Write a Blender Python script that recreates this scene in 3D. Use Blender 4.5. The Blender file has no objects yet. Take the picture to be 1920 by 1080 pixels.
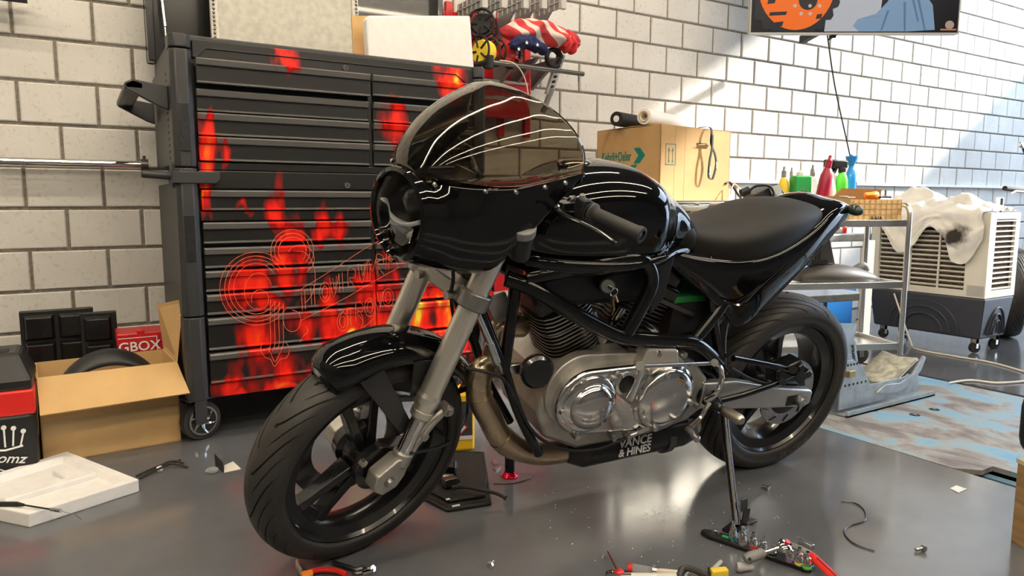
import bpy, bmesh, math, random
from mathutils import Vector, Matrix, Quaternion
random.seed(4)
PI = math.pi
scene = bpy.context.scene
COL = scene.collection

# ---------------------------------------------------------------- camera
FPX, YAW, PITCH, ROLL = 1330.0, 0.5476, -0.1208, 0.001
CAM = Vector((0, 0, 0.9193))
_f = Vector((math.sin(YAW)*math.cos(PITCH), math.cos(YAW)*math.cos(PITCH), math.sin(PITCH)))
_r0 = Vector((math.cos(YAW), -math.sin(YAW), 0)); _u0 = _r0.cross(_f)
_r = _r0*math.cos(ROLL)+_u0*math.sin(ROLL); _u = _u0*math.cos(ROLL)-_r0*math.sin(ROLL)
cd = bpy.data.cameras.new('camera'); cd.sensor_width = 36; cd.lens = FPX/1920*36; cd.clip_start = .05
cam = bpy.data.objects.new('camera', cd); COL.objects.link(cam)
cam.matrix_world = Matrix(((_r.x, _u.x, -_f.x, 0), (_r.y, _u.y, -_f.y, 0), (_r.z, _u.z, -_f.z, CAM.z), (0, 0, 0, 1)))
scene.camera = cam
vs = scene.view_settings
vs.view_transform = 'Standard'; vs.look = 'None'; vs.gamma = 1; vs.use_curve_mapping = False
vs.exposure = 0.0

# ---------------------------------------------------------------- sky and sun
world = bpy.data.worlds.new('sky'); scene.world = world; world.use_nodes = True
wn = world.node_tree.nodes['Background']
wn.inputs[0].default_value = (.62, .78, 1.0, 1); wn.inputs[1].default_value = 7.0
sd = bpy.data.lights.new('sun', 'SUN'); sd.energy = 12; sd.angle = math.radians(2.4); sd.color = (1, .95, .86)
sun = bpy.data.objects.new('sun', sd); COL.objects.link(sun)
SUND = Vector((-1, .5, -.62)).normalized()
sun.rotation_euler = SUND.to_track_quat('-Z', 'Y').to_euler(); sun.location = (9, -1, 6)

# ---------------------------------------------------------------- measuring helpers (survey of the place)
def ray(u, v): return _r*((u-960)/FPX) - _u*((v-540)/FPX) + _f
def onz(u, v, z=0.0):
    d = ray(u, v); return CAM + d*((z-CAM.z)/d.z)
def ony(u, v, Y):
    d = ray(u, v); return CAM + d*(Y/d.y)
def onx(u, v, X):
    d = ray(u, v); return CAM + d*(X/d.x)

# ---------------------------------------------------------------- mesh builder
def V(*a): return Vector(a)
def perp(d):
    d = d.normalized()
    a = V(0, 0, 1) if abs(d.z) < .9 else V(1, 0, 0)
    x = d.cross(a).normalized(); return x, d.cross(x).normalized()
class MB:
    def __init__(s): s.v = []; s.f = []
    def add(s, vs, fs):
        o = len(s.v); s.v += [Vector(p) for p in vs]; s.f += [tuple(i+o for i in f) for f in fs]; return s
    def box(s, x0, x1, y0, y1, z0, z1):
        return s.add([(x0,y0,z0),(x1,y0,z0),(x1,y1,z0),(x0,y1,z0),(x0,y0,z1),(x1,y0,z1),(x1,y1,z1),(x0,y1,z1)],
                     [(0,3,2,1),(4,5,6,7),(0,1,5,4),(1,2,6,5),(2,3,7,6),(3,0,4,7)])
    def obox(s, c, h, ax, ay=None):
        """oriented box: centre c, half sizes h, axes ax, ay"""
        c = Vector(c); ax = Vector(ax).normalized()
        if ay is None: ay = perp(ax)[1]
        ay = Vector(ay); ay = (ay-ax*ay.dot(ax)).normalized(); az = ax.cross(ay)
        P = [c+ax*(h[0]*i)+ay*(h[1]*j)+az*(h[2]*k) for k in (-1, 1) for j in (-1, 1) for i in (-1, 1)]
        return s.add(P, [(0,2,3,1),(4,5,7,6),(0,1,5,4),(1,3,7,5),(3,2,6,7),(2,0,4,6)])
    def loft(s, rings, cap=True, closed=True, loop=False):
        o = len(s.v); n = len(rings[0])
        for r in rings: s.v += [Vector(p) for p in r]
        m = len(rings)
        for i in range(m if loop else m-1):
            a = o+i*n; b = o+((i+1) % m)*n
            for j in range(n if closed else n-1):
                k = (j+1) % n
                s.f.append((a+j, a+k, b+k, b+j))
        if cap and not loop and closed:
            s.f.append(tuple(o+j for j in reversed(range(n)))); s.f.append(tuple(o+(m-1)*n+j for j in range(n)))
        return s
    def cyl(s, p, q, r0, r1=None, n=14, cap=True):
        p = Vector(p); q = Vector(q); r1 = r0 if r1 is None else r1
        x, y = perp(q-p)
        R = lambda c, r: [c+x*(r*math.cos(2*PI*i/n))+y*(r*math.sin(2*PI*i/n)) for i in range(n)]
        return s.loft([R(p, r0), R(q, r1)], cap)
    def tube(s, pts, r, n=8, cap=True, loop=False, flat=None):
        pts = [Vector(p) for p in pts]; m = len(pts); rings = []
        nx = None
        for i, p in enumerate(pts):
            a = pts[(i-1) % m] if (loop or i) else p; b = pts[(i+1) % m] if (loop or i < m-1) else p
            d = (b-a).normalized()
            if nx is None: nx = perp(d)[0]
            nx = nx-d*nx.dot(d)
            nx = nx.normalized() if nx.length > 1e-6 else perp(d)[0]
            ny = d.cross(nx); rr = r[i] if isinstance(r, (list, tuple)) else r
            rings.append([p+nx*(rr*math.cos(2*PI*k/n))+ny*((flat or 1)*rr*math.sin(2*PI*k/n)) for k in range(n)])
        return s.loft(rings, cap, True, loop)
    def lathe(s, prof, o, axis, n=32, ref=None, loop=False, cap=True):
        """prof: (radius, height along axis)"""
        o = Vector(o); axis = Vector(axis).normalized(); x, y = perp(axis)
        if ref is not None:
            x = Vector(ref); x = (x-axis*x.dot(axis)).normalized(); y = axis.cross(x)
        rings = []
        for r, h in prof:
            rings.append([o+axis*h+x*(r*math.cos(2*PI*i/n))+y*(r*math.sin(2*PI*i/n)) for i in range(n)])
        return s.loft(rings, cap and not loop, True, loop)
    def prism(s, pts, off):
        """pts: planar polygon (3D), extruded by vector off"""
        pts = [Vector(p) for p in pts]; off = Vector(off)
        return s.loft([pts, [p+off for p in pts]], True)
    def ell(s, c, rx, ry, rz, n=16, m=10):
        c = Vector(c)
        for j in range(1): pass
        rings = []
        for j in range(m+1):
            t = -PI/2+PI*j/m; t = max(-PI/2+.02, min(PI/2-.02, t))
            rings.append([c+V(rx*math.cos(t)*math.cos(2*PI*i/n), ry*math.cos(t)*math.sin(2*PI*i/n), rz*math.sin(t)) for i in range(n)])
        return s.loft(rings)
    def xf(s, fn):
        s.v = [Vector(fn(p)) for p in s.v]; return s

def catmull(pts, k=6, loop=False):
    P = [Vector(p) for p in pts]; n = len(P); out = []
    for i in range(n if loop else n-1):
        g = (lambda j: P[j % n]) if loop else (lambda j: P[max(0, min(n-1, j))])
        a, b, c, d = g(i-1), g(i), g(i+1), g(i+2)
        for q in range(k):
            t = q/k
            out.append(.5*((2*b)+(c-a)*t+(2*a-5*b+4*c-d)*t*t+(3*b-a-3*c+d)*t**3))
    if not loop: out.append(P[-1])
    return out
def interp(tab, x):
    """tab sorted by first column; smooth interpolation of remaining columns"""
    if x <= tab[0][0]: return list(tab[0][1:])
    for a, b in zip(tab, tab[1:]):
        if x <= b[0]:
            t = (x-a[0])/(b[0]-a[0]); return [p+(q-p)*t for p, q in zip(a[1:], b[1:])]
    return list(tab[-1][1:])

def obj(name, mb, mat, parent=None, smooth=38, bevel=0, sub=0, seg=2, solid=0):
    me = bpy.data.meshes.new(name)
    me.from_pydata([tuple(p) for p in mb.v], [], mb.f); me.update()
    bm = bmesh.new(); bm.from_mesh(me); bmesh.ops.recalc_face_normals(bm, faces=bm.faces); bm.to_mesh(me); bm.free()
    if smooth:
        me.polygons.foreach_set('use_smooth', [True]*len(me.polygons))
        if smooth < 180: me.set_sharp_from_angle(angle=math.radians(smooth))
    o = bpy.data.objects.new(name, me); COL.objects.link(o)
    if mat: me.materials.append(mat)
    if parent: o.parent = parent
    if solid:
        m = o.modifiers.new('thick', 'SOLIDIFY'); m.thickness = solid; m.offset = 0
    if bevel:
        m = o.modifiers.new('bevel', 'BEVEL'); m.width = bevel; m.segments = seg; m.limit_method = 'ANGLE'; m.angle_limit = math.radians(40)
    if sub:
        m = o.modifiers.new('sub', 'SUBSURF'); m.levels = sub; m.render_levels = sub
    return o
def pieces(mb):
    """split a builder into its connected pieces"""
    par = list(range(len(mb.v)))
    def find(i):
        while par[i] != i: par[i] = par[par[i]]; i = par[i]
        return i
    for f in mb.f:
        r = find(f[0])
        for j in f[1:]: par[find(j)] = r
    grp = {}
    for k, f in enumerate(mb.f): grp.setdefault(find(f[0]), []).append(f)
    out = []
    for fs in grp.values():
        ids = sorted({i for f in fs for i in f}); m = {i: k for k, i in enumerate(ids)}
        out.append(MB().add([mb.v[i] for i in ids], [tuple(m[i] for i in f) for f in fs]))
    return out
def tag(o, label, cat, group=None):
    o['label'] = label; o['category'] = cat
    if group: o['group'] = group
    return o
def thing(name, label, cat, loc=(0, 0, 0), rotz=0, group=None):
    o = bpy.data.objects.new(name, None); COL.objects.link(o); o.empty_display_size = .1
    o.location = loc; o.rotation_euler = (0, 0, rotz); return tag(o, label, cat, group)
def struct(name, mb, mat, parent=None, **k):
    o = obj(name, mb, mat, parent, **k); o['kind'] = 'structure'; return o
def dup(root, loc=None, rotz=None, label=None):
    r = root.copy(); COL.objects.link(r)
    if loc is not None: r.location = loc
    if rotz is not None: r.rotation_euler = (0, 0, rotz)
    if label: r['label'] = label
    for ch in list(root.children):
        c = ch.copy(); COL.objects.link(c); c.parent = r
        for g in list(ch.children):
            d = g.copy(); COL.objects.link(d); d.parent = c
    return r
def textmesh(s, size=1, extrude=.0008, bold=0, shear=0, align='LEFT'):
    cu = bpy.data.curves.new('text', 'FONT'); cu.body = s; cu.size = size; cu.extrude = extrude; cu.offset = bold*size; cu.shear = shear
    cu.align_x = align; cu.resolution_u = 3
    o = bpy.data.objects.new('text', cu); COL.objects.link(o)
    dg = bpy.context.evaluated_depsgraph_get(); me = o.evaluated_get(dg).to_mesh()
    mb = MB(); mb.add([v.co.copy() for v in me.vertices], [tuple(p.vertices) for p in me.polygons])
    o.evaluated_get(dg).to_mesh_clear(); bpy.data.objects.remove(o); bpy.data.curves.remove(cu)
    return mb
def lettering(name, s, mat, parent, org, xd, yd, size, extrude=.0008, bold=0, shear=0, align='LEFT', sx=1):
    mb = textmesh(s, size, extrude, bold, shear, align); org = Vector(org); xd = Vector(xd).normalized(); yd = Vector(yd).normalized(); zd = xd.cross(yd)
    mb.xf(lambda p: org+xd*(p.x*sx)+yd*p.y+zd*p.z)
    return obj(name, mb, mat, parent, smooth=0)

# ---------------------------------------------------------------- materials
def mat(name, col, rough=.5, metal=0, spec=.5, coat=0, noise=0, nscale=20, col2=None, bump=0, bscale=200, trans=0, ior=1.45, alpha=1, emit=0, aniso=None, sheen=0, stretch=None, rvar=0):
    m = bpy.data.materials.new(name); m.use_nodes = True; nt = m.node_tree; b = nt.nodes['Principled BSDF']
    c = (*col, 1) if len(col) == 3 else col
    b.inputs['Base Color'].default_value = c; b.inputs['Roughness'].default_value = rough; b.inputs['Metallic'].default_value = metal
    b.inputs['Specular IOR Level'].default_value = spec; b.inputs['Coat Weight'].default_value = coat; b.inputs['Coat Roughness'].default_value = .03
    b.inputs['Transmission Weight'].default_value = trans; b.inputs['IOR'].default_value = ior; b.inputs['Alpha'].default_value = alpha
    if sheen: b.inputs['Sheen Weight'].default_value = sheen
    if emit: b.inputs['Emission Color'].default_value = c; b.inputs['Emission Strength'].default_value = emit
    if noise or bump or rvar:
        tc = nt.nodes.new('ShaderNodeTexCoord'); mp = nt.nodes.new('ShaderNodeMapping'); nt.links.new(tc.outputs['Object'], mp.inputs[0])
        if stretch: mp.inputs['Scale'].default_value = stretch
    if noise or rvar:
        n = nt.nodes.new('ShaderNodeTexNoise'); n.inputs['Scale'].default_value = nscale; n.inputs['Detail'].default_value = 5; nt.links.new(mp.outputs[0], n.inputs[0])
        r = nt.nodes.new('ShaderNodeMapRange'); r.inputs[1].default_value = .35; r.inputs[2].default_value = .65; nt.links.new(n.outputs[0], r.inputs[0])
        if noise:
            mx = nt.nodes.new('ShaderNodeMix'); mx.data_type = 'RGBA'
            mx.inputs[6].default_value = c; mx.inputs[7].default_value = (*(col2 or [x*(1-noise) for x in col[:3]]), 1)
            nt.links.new(r.outputs[0], mx.inputs[0]); nt.links.new(mx.outputs[2], b.inputs['Base Color'])
        if rvar:
            rr = nt.nodes.new('ShaderNodeMapRange'); rr.inputs[3].default_value = max(0, rough-rvar); rr.inputs[4].default_value = rough+rvar
            nt.links.new(n.outputs[0], rr.inputs[0]); nt.links.new(rr.outputs[0], b.inputs['Roughness'])
    if bump:
        n2 = nt.nodes.new('ShaderNodeTexNoise'); n2.inputs['Scale'].default_value = bscale; n2.inputs['Detail'].default_value = 3; nt.links.new(mp.outputs[0], n2.inputs[0])
        bp = nt.nodes.new('ShaderNodeBump'); bp.inputs['Strength'].default_value = bump; bp.inputs['Distance'].default_value = .004
        nt.links.new(n2.outputs[0], bp.inputs['Height']); nt.links.new(bp.outputs[0], b.inputs['Normal'])
    return m
K = {}
K['gloss'] = mat('black_paint', (.003, .003, .0035), .05, coat=.75, spec=.08)
K['black'] = mat('black_plastic', (.012, .012, .013), .42)
K['frame'] = mat('black_frame_paint', (.004, .004, .0045), .12, coat=.7, spec=.1)
K['satin'] = mat('black_satin_metal', (.009, .009, .010), .22, coat=.3)
K['rubber'] = mat('tyre_rubber', (.034, .031, .028), .55, noise=.3, nscale=9, bump=.1, bscale=300)
K['grip'] = mat('grip_rubber', (.022, .021, .020), .6)
K['vinyl'] = mat('seat_vinyl', (.011, .0105, .0095), .5, spec=.35, bump=.25, bscale=900)
K['alu'] = mat('bare_aluminium', (.80, .76, .67), .33, .92, rvar=.05, nscale=14)
K['cast'] = mat('cast_aluminium', (.50, .475, .43), .45, .75, noise=.25, nscale=18, bump=.15, bscale=250)
K['chrome'] = mat('chrome', (.74, .73, .71), .07, 1)
K['polish'] = mat('polished_aluminium', (.70, .69, .67), .13, 1, rvar=.04, nscale=8)
K['steel'] = mat('steel', (.55, .54, .53), .28, 1, rvar=.08, nscale=12)
K['dsteel'] = mat('dark_steel', (.16, .155, .15), .35, 1)
K['pipe'] = mat('heat_tinted_steel', (.60, .50, .36), .27, .92, noise=.4, nscale=5, col2=(.42, .33, .22), rvar=.06)
K['galv'] = mat('galvanised_steel', (.55, .59, .61), .42, .8, noise=.25, nscale=20)
K['stain'] = mat('stainless_steel', (.62, .61, .59), .32, 1, rvar=.08, nscale=10)
K['card_big'] = mat('removal_cardboard', (.46, .285, .12), .8, noise=.12, nscale=6, bump=.1, bscale=60)
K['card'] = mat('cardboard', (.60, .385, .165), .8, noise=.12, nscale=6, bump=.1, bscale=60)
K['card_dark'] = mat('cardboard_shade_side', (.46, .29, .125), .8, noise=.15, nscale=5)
K['foam'] = mat('polystyrene', (.82, .80, .77), .75, bump=.2, bscale=350, noise=.06, nscale=25)
K['white'] = mat('white_plastic', (.78, .77, .73), .45)
K['cream'] = mat('cream_plastic', (.72, .69, .60), .5, noise=.06, nscale=5)
K['red'] = mat('red_paint', (.55, .015, .02), .35)
K['redplastic'] = mat('red_plastic', (.62, .02, .015), .35)
K['grey'] = mat('grey_plastic', (.20, .20, .195), .5)
K['lgrey'] = mat('light_grey_plastic', (.42, .42, .40), .5)
K['navy'] = mat('slate_plastic', (.045, .050, .065), .42)
K['blue'] = mat('blue_plastic', (.02, .22, .62), .4)
K['green'] = mat('green_plastic', (.02, .30, .06), .4)
K['lime'] = mat('lime_plastic', (.10, .75, .05), .4)
K['yellow'] = mat('yellow_plastic', (.85, .52, .02), .4)
K['lemon'] = mat('yellow_label', (.85, .62, .05), .45)
K['orange'] = mat('orange_plastic', (.95, .28, .03), .45)
K['maroon'] = mat('maroon_plastic', (.30, .01, .04), .3)
K['brass'] = mat('brass', (.62, .45, .2), .3, 1)
K['teal'] = mat('teal_ink', (.0, .16, .13), .7)
K['ink'] = mat('black_ink', (.01, .01, .01), .7)
K['wink'] = mat('white_ink', (.8, .8, .8), .6)
K['cloth'] = mat('stained_cloth', (.80, .79, .76), .95, noise=1, nscale=9, col2=(.68, .65, .59), sheen=.2)
K['wood'] = mat('wood', (.45, .28, .12), .6, noise=.4, nscale=6, stretch=(1, 1, 8))
K['pale_wood'] = mat('pale_board', (.72, .62, .42), .6, noise=.12, nscale=5, stretch=(1, 1, .2))
K['leather'] = mat('black_leather', (.010, .0095, .009), .6, bump=.3, bscale=300)
K['smoke'] = mat('smoked_acrylic', (.25, .215, .155), .0, trans=1, ior=1.18, spec=.5, coat=.6)
K['glass'] = mat('clear_lens', (.97, .97, .97), .0, trans=1, ior=1.06)
K['clearp'] = mat('clear_plastic', (.85, .88, .85), .1, trans=.8, ior=1.2)
K['drl'] = mat('frosted_strip', (.75, .77, .8), .3)

# ---------------------------------------------------------------- floor, walls, ceiling
WY, BH, BL = 3.661, .17778, .29062
def floor_material():
    m = mat('epoxy_floor', (.10, .105, .115), .2); nt = m.node_tree; b = nt.nodes['Principled BSDF']
    tc = nt.nodes.new('ShaderNodeTexCoord')
    def noise(sc, det=5, rough=.5, st=None):
        mp = nt.nodes.new('ShaderNodeMapping'); nt.links.new(tc.outputs['Object'], mp.inputs[0])
        if st: mp.inputs['Scale'].default_value = st
        n = nt.nodes.new('ShaderNodeTexNoise'); n.inputs['Scale'].default_value = sc; n.inputs['Detail'].default_value = det; n.inputs['Roughness'].default_value = rough
        nt.links.new(mp.outputs[0], n.inputs[0]); return n
    n1 = noise(1.6, 6, .6)
    cr = nt.nodes.new('ShaderNodeValToRGB'); cr.color_ramp.elements[0].position = .3; cr.color_ramp.elements[1].position = .75
    cr.color_ramp.elements[0].color = (.085, .088, .096, 1); cr.color_ramp.elements[1].color = (.135, .14, .152, 1)
    nt.links.new(n1.outputs[0], cr.inputs[0])
    nt.links.new(cr.outputs[0], b.inputs['Base Color'])
    n3 = noise(4, 6, .65); rr = nt.nodes.new('ShaderNodeMapRange'); rr.inputs[1].default_value = .1; rr.inputs[2].default_value = .9; rr.inputs[3].default_value = .04; rr.inputs[4].default_value = .26
    nt.links.new(n3.outputs[0], rr.inputs[0]); nt.links.new(rr.outputs[0], b.inputs['Roughness'])
    b.inputs['Specular IOR Level'].default_value = .55
    n4 = noise(3, 2); bp = nt.nodes.new('ShaderNodeBump'); bp.inputs['Strength'].default_value = .03; bp.inputs['Distance'].default_value = .01
    nt.links.new(n4.outputs[0], bp.inputs['Height']); nt.links.new(bp.outputs[0], b.inputs['Normal'])
    return m
K['floor'] = floor_material()
K['mortar'] = mat('mortar', (.22, .195, .16), .95, noise=.35, nscale=60, bump=.6, bscale=250)
def block_material():
    m = mat('painted_block', (.62, .60, .56), .82, bump=.25, bscale=90); nt = m.node_tree; b = nt.nodes['Principled BSDF']
    tc = nt.nodes.new('ShaderNodeTexCoord'); oi = nt.nodes.new('ShaderNodeObjectInfo')
    va = nt.nodes.new('ShaderNodeVectorMath'); va.operation = 'ADD'; nt.links.new(tc.outputs['Object'], va.inputs[0]); nt.links.new(oi.outputs['Location'], va.inputs[1])
    n = nt.nodes.new('ShaderNodeTexNoise'); n.inputs['Scale'].default_value = 55; n.inputs['Detail'].default_value = 6; nt.links.new(va.outputs[0], n.inputs[0])
    r = nt.nodes.new('ShaderNodeMapRange'); r.inputs[1].default_value = .58; r.inputs[2].default_value = .74; r.inputs[4].default_value = .55; nt.links.new(n.outputs[0], r.inputs[0])
    n2 = nt.nodes.new('ShaderNodeTexNoise'); n2.inputs['Scale'].default_value = 2.2; n2.inputs['Detail'].default_value = 4; nt.links.new(va.outputs[0], n2.inputs[0])
    c1 = nt.nodes.new('ShaderNodeValToRGB'); c1.color_ramp.elements[0].position = .3; c1.color_ramp.elements[1].position = .7
    c1.color_ramp.elements[0].color = (.53, .515, .48, 1); c1.color_ramp.elements[1].color = (.64, .625, .595, 1); nt.links.new(n2.outputs[0], c1.inputs[0])
    mx = nt.nodes.new('ShaderNodeMix'); mx.data_type = 'RGBA'; mx.inputs[7].default_value = (.36, .33, .28, 1)
    nt.links.new(r.outputs[0], mx.inputs[0]); nt.links.new(c1.outputs[0], mx.inputs[6]); nt.links.new(mx.outputs[2], b.inputs['Base Color'])
    return m
K['block'] = block_material()
K['plaster'] = mat('grey_plaster', (.13, .125, .12), .9)
K['ceil'] = mat('dark_ceiling', (.06, .058, .055), .9)

XL, XR, YF, ZC = -4.0, 11.0, -6.0, 3.6
PX0, PX1, PY0, PY1 = 2.545, 3.82, .55, 3.3       # lift well in the floor
fl_ = MB()
fl_.box(XL, PX0, YF, WY+.2, -.08, 0).box(PX1, XR, YF, WY+.2, -.08, 0).box(PX0, PX1, PY1, WY+.2, -.08, 0).box(PX0, PX1, YF, PY0, -.08, 0)
floor = struct('floor', fl_, K['floor'], smooth=0)
wall = struct('wall_back', MB().box(XL, XR, WY+.009, WY+.25, 0, ZC), K['mortar'], smooth=0)
struct('wall_left', MB().box(XL-.2, XL, YF, WY+.25, 0, ZC), K['plaster'], smooth=0)
struct('wall_front', MB().box(XL, XR, YF-.2, YF, 0, ZC), K['plaster'], smooth=0)
# right wall: a big open gate to the yard
struct('wall_right', MB().box(XR, XR+.2, YF, -2.0, 0, ZC).box(XR, XR+.2, .9, WY+.25, 0, ZC).box(XR, XR+.2, -2.0, .9, 3.1, ZC), K['plaster'], smooth=0)
# ceiling with a roof light
SX0, SX1, SY0, SY1 = 6.72, 10.7, -.6, 3.4
struct('ceiling', MB().box(XL, SX0, YF, WY+.25, ZC, ZC+.1).box(SX1, XR+.2, YF, WY+.25, ZC, ZC+.1).box(SX0, SX1, YF, SY0, ZC, ZC+.1).box(SX0, SX1, SY1, WY+.25, ZC, ZC+.1), K['ceil'], smooth=0)

# wall blocks, running bond
def block_mesh(w, name='brick'):
    g = .0065; x0, x1, z0, z1 = g, w-g, g, BH-g; c = .005; y1 = .012
    mb = MB().add([(x0,y1,z0),(x1,y1,z0),(x1,y1,z1),(x0,y1,z1),(x0,c,z0),(x1,c,z0),(x1,c,z1),(x0,c,z1),(x0+c,0,z0+c),(x1-c,0,z0+c),(x1-c,0,z1-c),(x0+c,0,z1-c)],
        [(0,1,5,4),(1,2,6,5),(2,3,7,6),(3,0,4,7),(4,5,9,8),(5,6,10,9),(6,7,11,10),(7,4,8,11),(8,9,10,11)])
    return mb
bm_first = None; rest = MB(); nb = 0; cand = []
for k in range(0, 20):
    x = 2.578+(0 if k % 2 == 0 else BL/2)-30*BL
    while x < XR:
        c = V(x+BL/2, WY, (k+.5)*BH); d = c-CAM; z = d.dot(_f)
        vis = False
        if z > .3:
            u = 960+FPX*d.dot(_r)/z; v = 540-FPX*d.dot(_u)/z
            vis = -70 < u < 1985 and -45 < v < 720 and not (300 < u < 860 and v > 40) and not (330 < u < 800) and not (860 <= u < 1420 and v > 385) and not (u >= 1420 and v > 600) and not (860 <= u < 1000 and v > 200) and not (1440 < u < 1760 and v < 30)
        if vis: cand.append((c.x-BL/2, k*BH))
        elif x > XL-BL: rest.add([p+V(x, WY, k*BH) for p in block_mesh(BL).v], block_mesh(BL).f)
        x += BL
cand.sort(key=lambda p: p[0])
for x, z in cand[300:]: rest.add([p+V(x, WY, z) for p in block_mesh(BL).v], block_mesh(BL).f)
for x, z in cand[:300]:
    if bm_first is None:
        o = bm_first = obj('brick', block_mesh(BL), K['block'], wall, smooth=0)
    else:
        o = bm_first.copy(); COL.objects.link(o)
    o.location = (x, WY+random.uniform(-.0015, .0015), z)
o = obj('far_bricks', rest, K['block'], wall, smooth=0); o['kind'] = 'stuff'

# ceiling lights: rows of linear LED fittings
K['led'] = mat('led_tube', (1, .865, .675), .5, emit=74)
def led(x, y):
    t = thing('ceiling_light', 'white linear LED fitting on the ceiling above the motorcycle', 'ceiling light', (x, y, ZC), 0, 'linear ceiling lights')
    obj('housing', MB().box(-.87, .87, -.05, .05, -.06, 0), K['white'], t, smooth=0)
    obj('tube', MB().cyl((-.868, 0, -.08), (.868, 0, -.08), .022, n=8), K['led'], t)
for y in (-2.6, -1.0, .6, 2.2):
    for i in range(4 if y > 2 else 5): led(-3.0+1.75*i, y)
# ================================================================ tool chest
CY = 2.86; CX = .33
def chest_xy(u, v):
    p = ony(u, v, CY); return p.x-CX, p.z
def flame_material(name, base, rough, metal=0.0):
    m = mat(name, base, rough, metal); nt = m.node_tree; b = nt.nodes['Principled BSDF']
    tc = nt.nodes.new('ShaderNodeTexCoord')
    def N(t, **k):
        n = nt.nodes.new(t)
        for a, x in k.items(): setattr(n, a, x)
        return n
    mp = N('ShaderNodeMapping'); mp.inputs['Scale'].default_value = (1.5, 0, .5); nt.links.new(tc.outputs['Object'], mp.inputs[0])
    n = N('ShaderNodeTexNoise'); n.inputs['Scale'].default_value = 6; n.inputs['Detail'].default_value = 2.5; n.inputs['Distortion'].default_value = .6; nt.links.new(mp.outputs[0], n.inputs[0])
    off = N('ShaderNodeVectorMath', operation='SUBTRACT'); off.inputs[1].default_value = (.5, .5, .5); nt.links.new(n.outputs['Color'], off.inputs[0])
    sc = N('ShaderNodeVectorMath', operation='MULTIPLY'); sc.inputs[1].default_value = (.22, 0, .30); nt.links.new(off.outputs[0], sc.inputs[0])
    ad = N('ShaderNodeVectorMath', operation='ADD'); nt.links.new(tc.outputs['Object'], ad.inputs[0]); nt.links.new(sc.outputs[0], ad.inputs[1])
    fl = N('ShaderNodeVectorMath', operation='MULTIPLY'); fl.inputs[1].default_value = (1, 0, 1); nt.links.new(ad.outputs[0], fl.inputs[0])
    blobs = [  # pixel centre, half width, half height (pixels), heat
        (392, 315, 24, 115, 1.05), (385, 362, 18, 36, 1.5), (525, 118, 30, 46, .95), (840, 155, 28, 52, .9), (745, 235, 34, 70, .62), (768, 300, 34, 70, .85), (758, 380, 24, 60, .55),
        (522, 380, 26, 60, .6), (545, 480, 42, 100, .78), (530, 495, 20, 30, 1.05), (460, 535, 55, 80, .66), (620, 430, 30, 55, .7), (470, 390, 22, 12, .5),
        (480, 580, 75, 26, .6), (620, 590, 90, 60, .72), (645, 640, 40, 45, 1.15), (720, 610, 60, 70, .85), (700, 545, 60, 50, .68), (800, 600, 80, 90, 1.1), (870, 620, 70, 80, .7),
        (470, 650, 60, 75, .62), (440, 720, 60, 50, .66), (550, 700, 60, 55, .6), (650, 690, 70, 60, .8), (530, 735, 130, 24, .92), (760, 680, 60, 60, .75), (740, 470, 30, 60, .5)]
    acc = None
    for (u, v, w, h, a) in blobs:
        x, z = chest_xy(u, v); k = chest_xy(u+w, v)[0]-x; q = z-chest_xy(u, v+h)[1]
        s = N('ShaderNodeVectorMath', operation='SUBTRACT'); s.inputs[1].default_value = (x, 0, z); nt.links.new(fl.outputs[0], s.inputs[0])
        d = N('ShaderNodeVectorMath', operation='MULTIPLY'); d.inputs[1].default_value = (1/(1.35*k), 0, 1/(1.2*q)); nt.links.new(s.outputs[0], d.inputs[0])
        l = N('ShaderNodeVectorMath', operation='LENGTH'); nt.links.new(d.outputs[0], l.inputs[0])
        r = N('ShaderNodeMapRange'); r.interpolation_type = 'SMOOTHSTEP'; r.inputs[1].default_value = 1.0; r.inputs[2].default_value = 0; r.inputs[4].default_value = a; nt.links.new(l.outputs['Value'], r.inputs[0])
        if acc is None: acc = r
        else:
            mx = N('ShaderNodeMath', operation='SMOOTH_MAX'); mx.inputs[2].default_value = .12; nt.links.new(acc.outputs[0], mx.inputs[0]); nt.links.new(r.outputs[0], mx.inputs[1]); acc = mx
    cr = N('ShaderNodeValToRGB'); e = cr.color_ramp.elements
    e[0].position = .10; e[0].color = (*base, 1); e[1].position = 1.0; e[1].color = (1, .75, .06, 1)
    for p, c in ((.26, (.30, .006, .004)), (.42, (.80, .012, .006)), (.66, (.95, .035, .008)), (.82, (1, .14, .01)), (.92, (1, .42, .02))):
        q = e.new(p); q.color = (*c, 1)
    # slow variation inside the flames
    n2 = N('ShaderNodeTexNoise'); n2.inputs['Scale'].default_value = 9; n2.inputs['Detail'].default_value = 2; nt.links.new(mp.outputs[0], n2.inputs[0])
    v2 = N('ShaderNodeMapRange'); v2.inputs[1].default_value = .3; v2.inputs[2].default_value = .7; v2.inputs[3].default_value = .12; v2.inputs[4].default_value = 1.25; nt.links.new(n2.outputs[0], v2.inputs[0])
    mm = N('ShaderNodeMath', operation='MULTIPLY'); nt.links.new(acc.outputs[0], mm.inputs[0]); nt.links.new(v2.outputs[0], mm.inputs[1])
    nt.links.new(mm.outputs[0], cr.inputs[0]); nt.links.new(cr.outputs[0], b.inputs['Base Color'])
    if metal:   # paint over the metal lip
        gt = N('ShaderNodeMapRange'); gt.inputs[1].default_value = .1; gt.inputs[2].default_value = .3; gt.inputs[3].default_value = metal; gt.inputs[4].default_value = 0; nt.links.new(mm.outputs[0], gt.inputs[0]); nt.links.new(gt.outputs[0], b.inputs['Metallic'])
    return m
K['flame'] = flame_material('flame_print_on_black', (.012, .012, .012), .35)
K['fliplip'] = flame_material('flame_print_on_pull', (.12, .116, .11), .32)
K['post'] = mat('dark_grey_plastic', (.030, .031, .033), .45, bump=.1, bscale=500)
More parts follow.
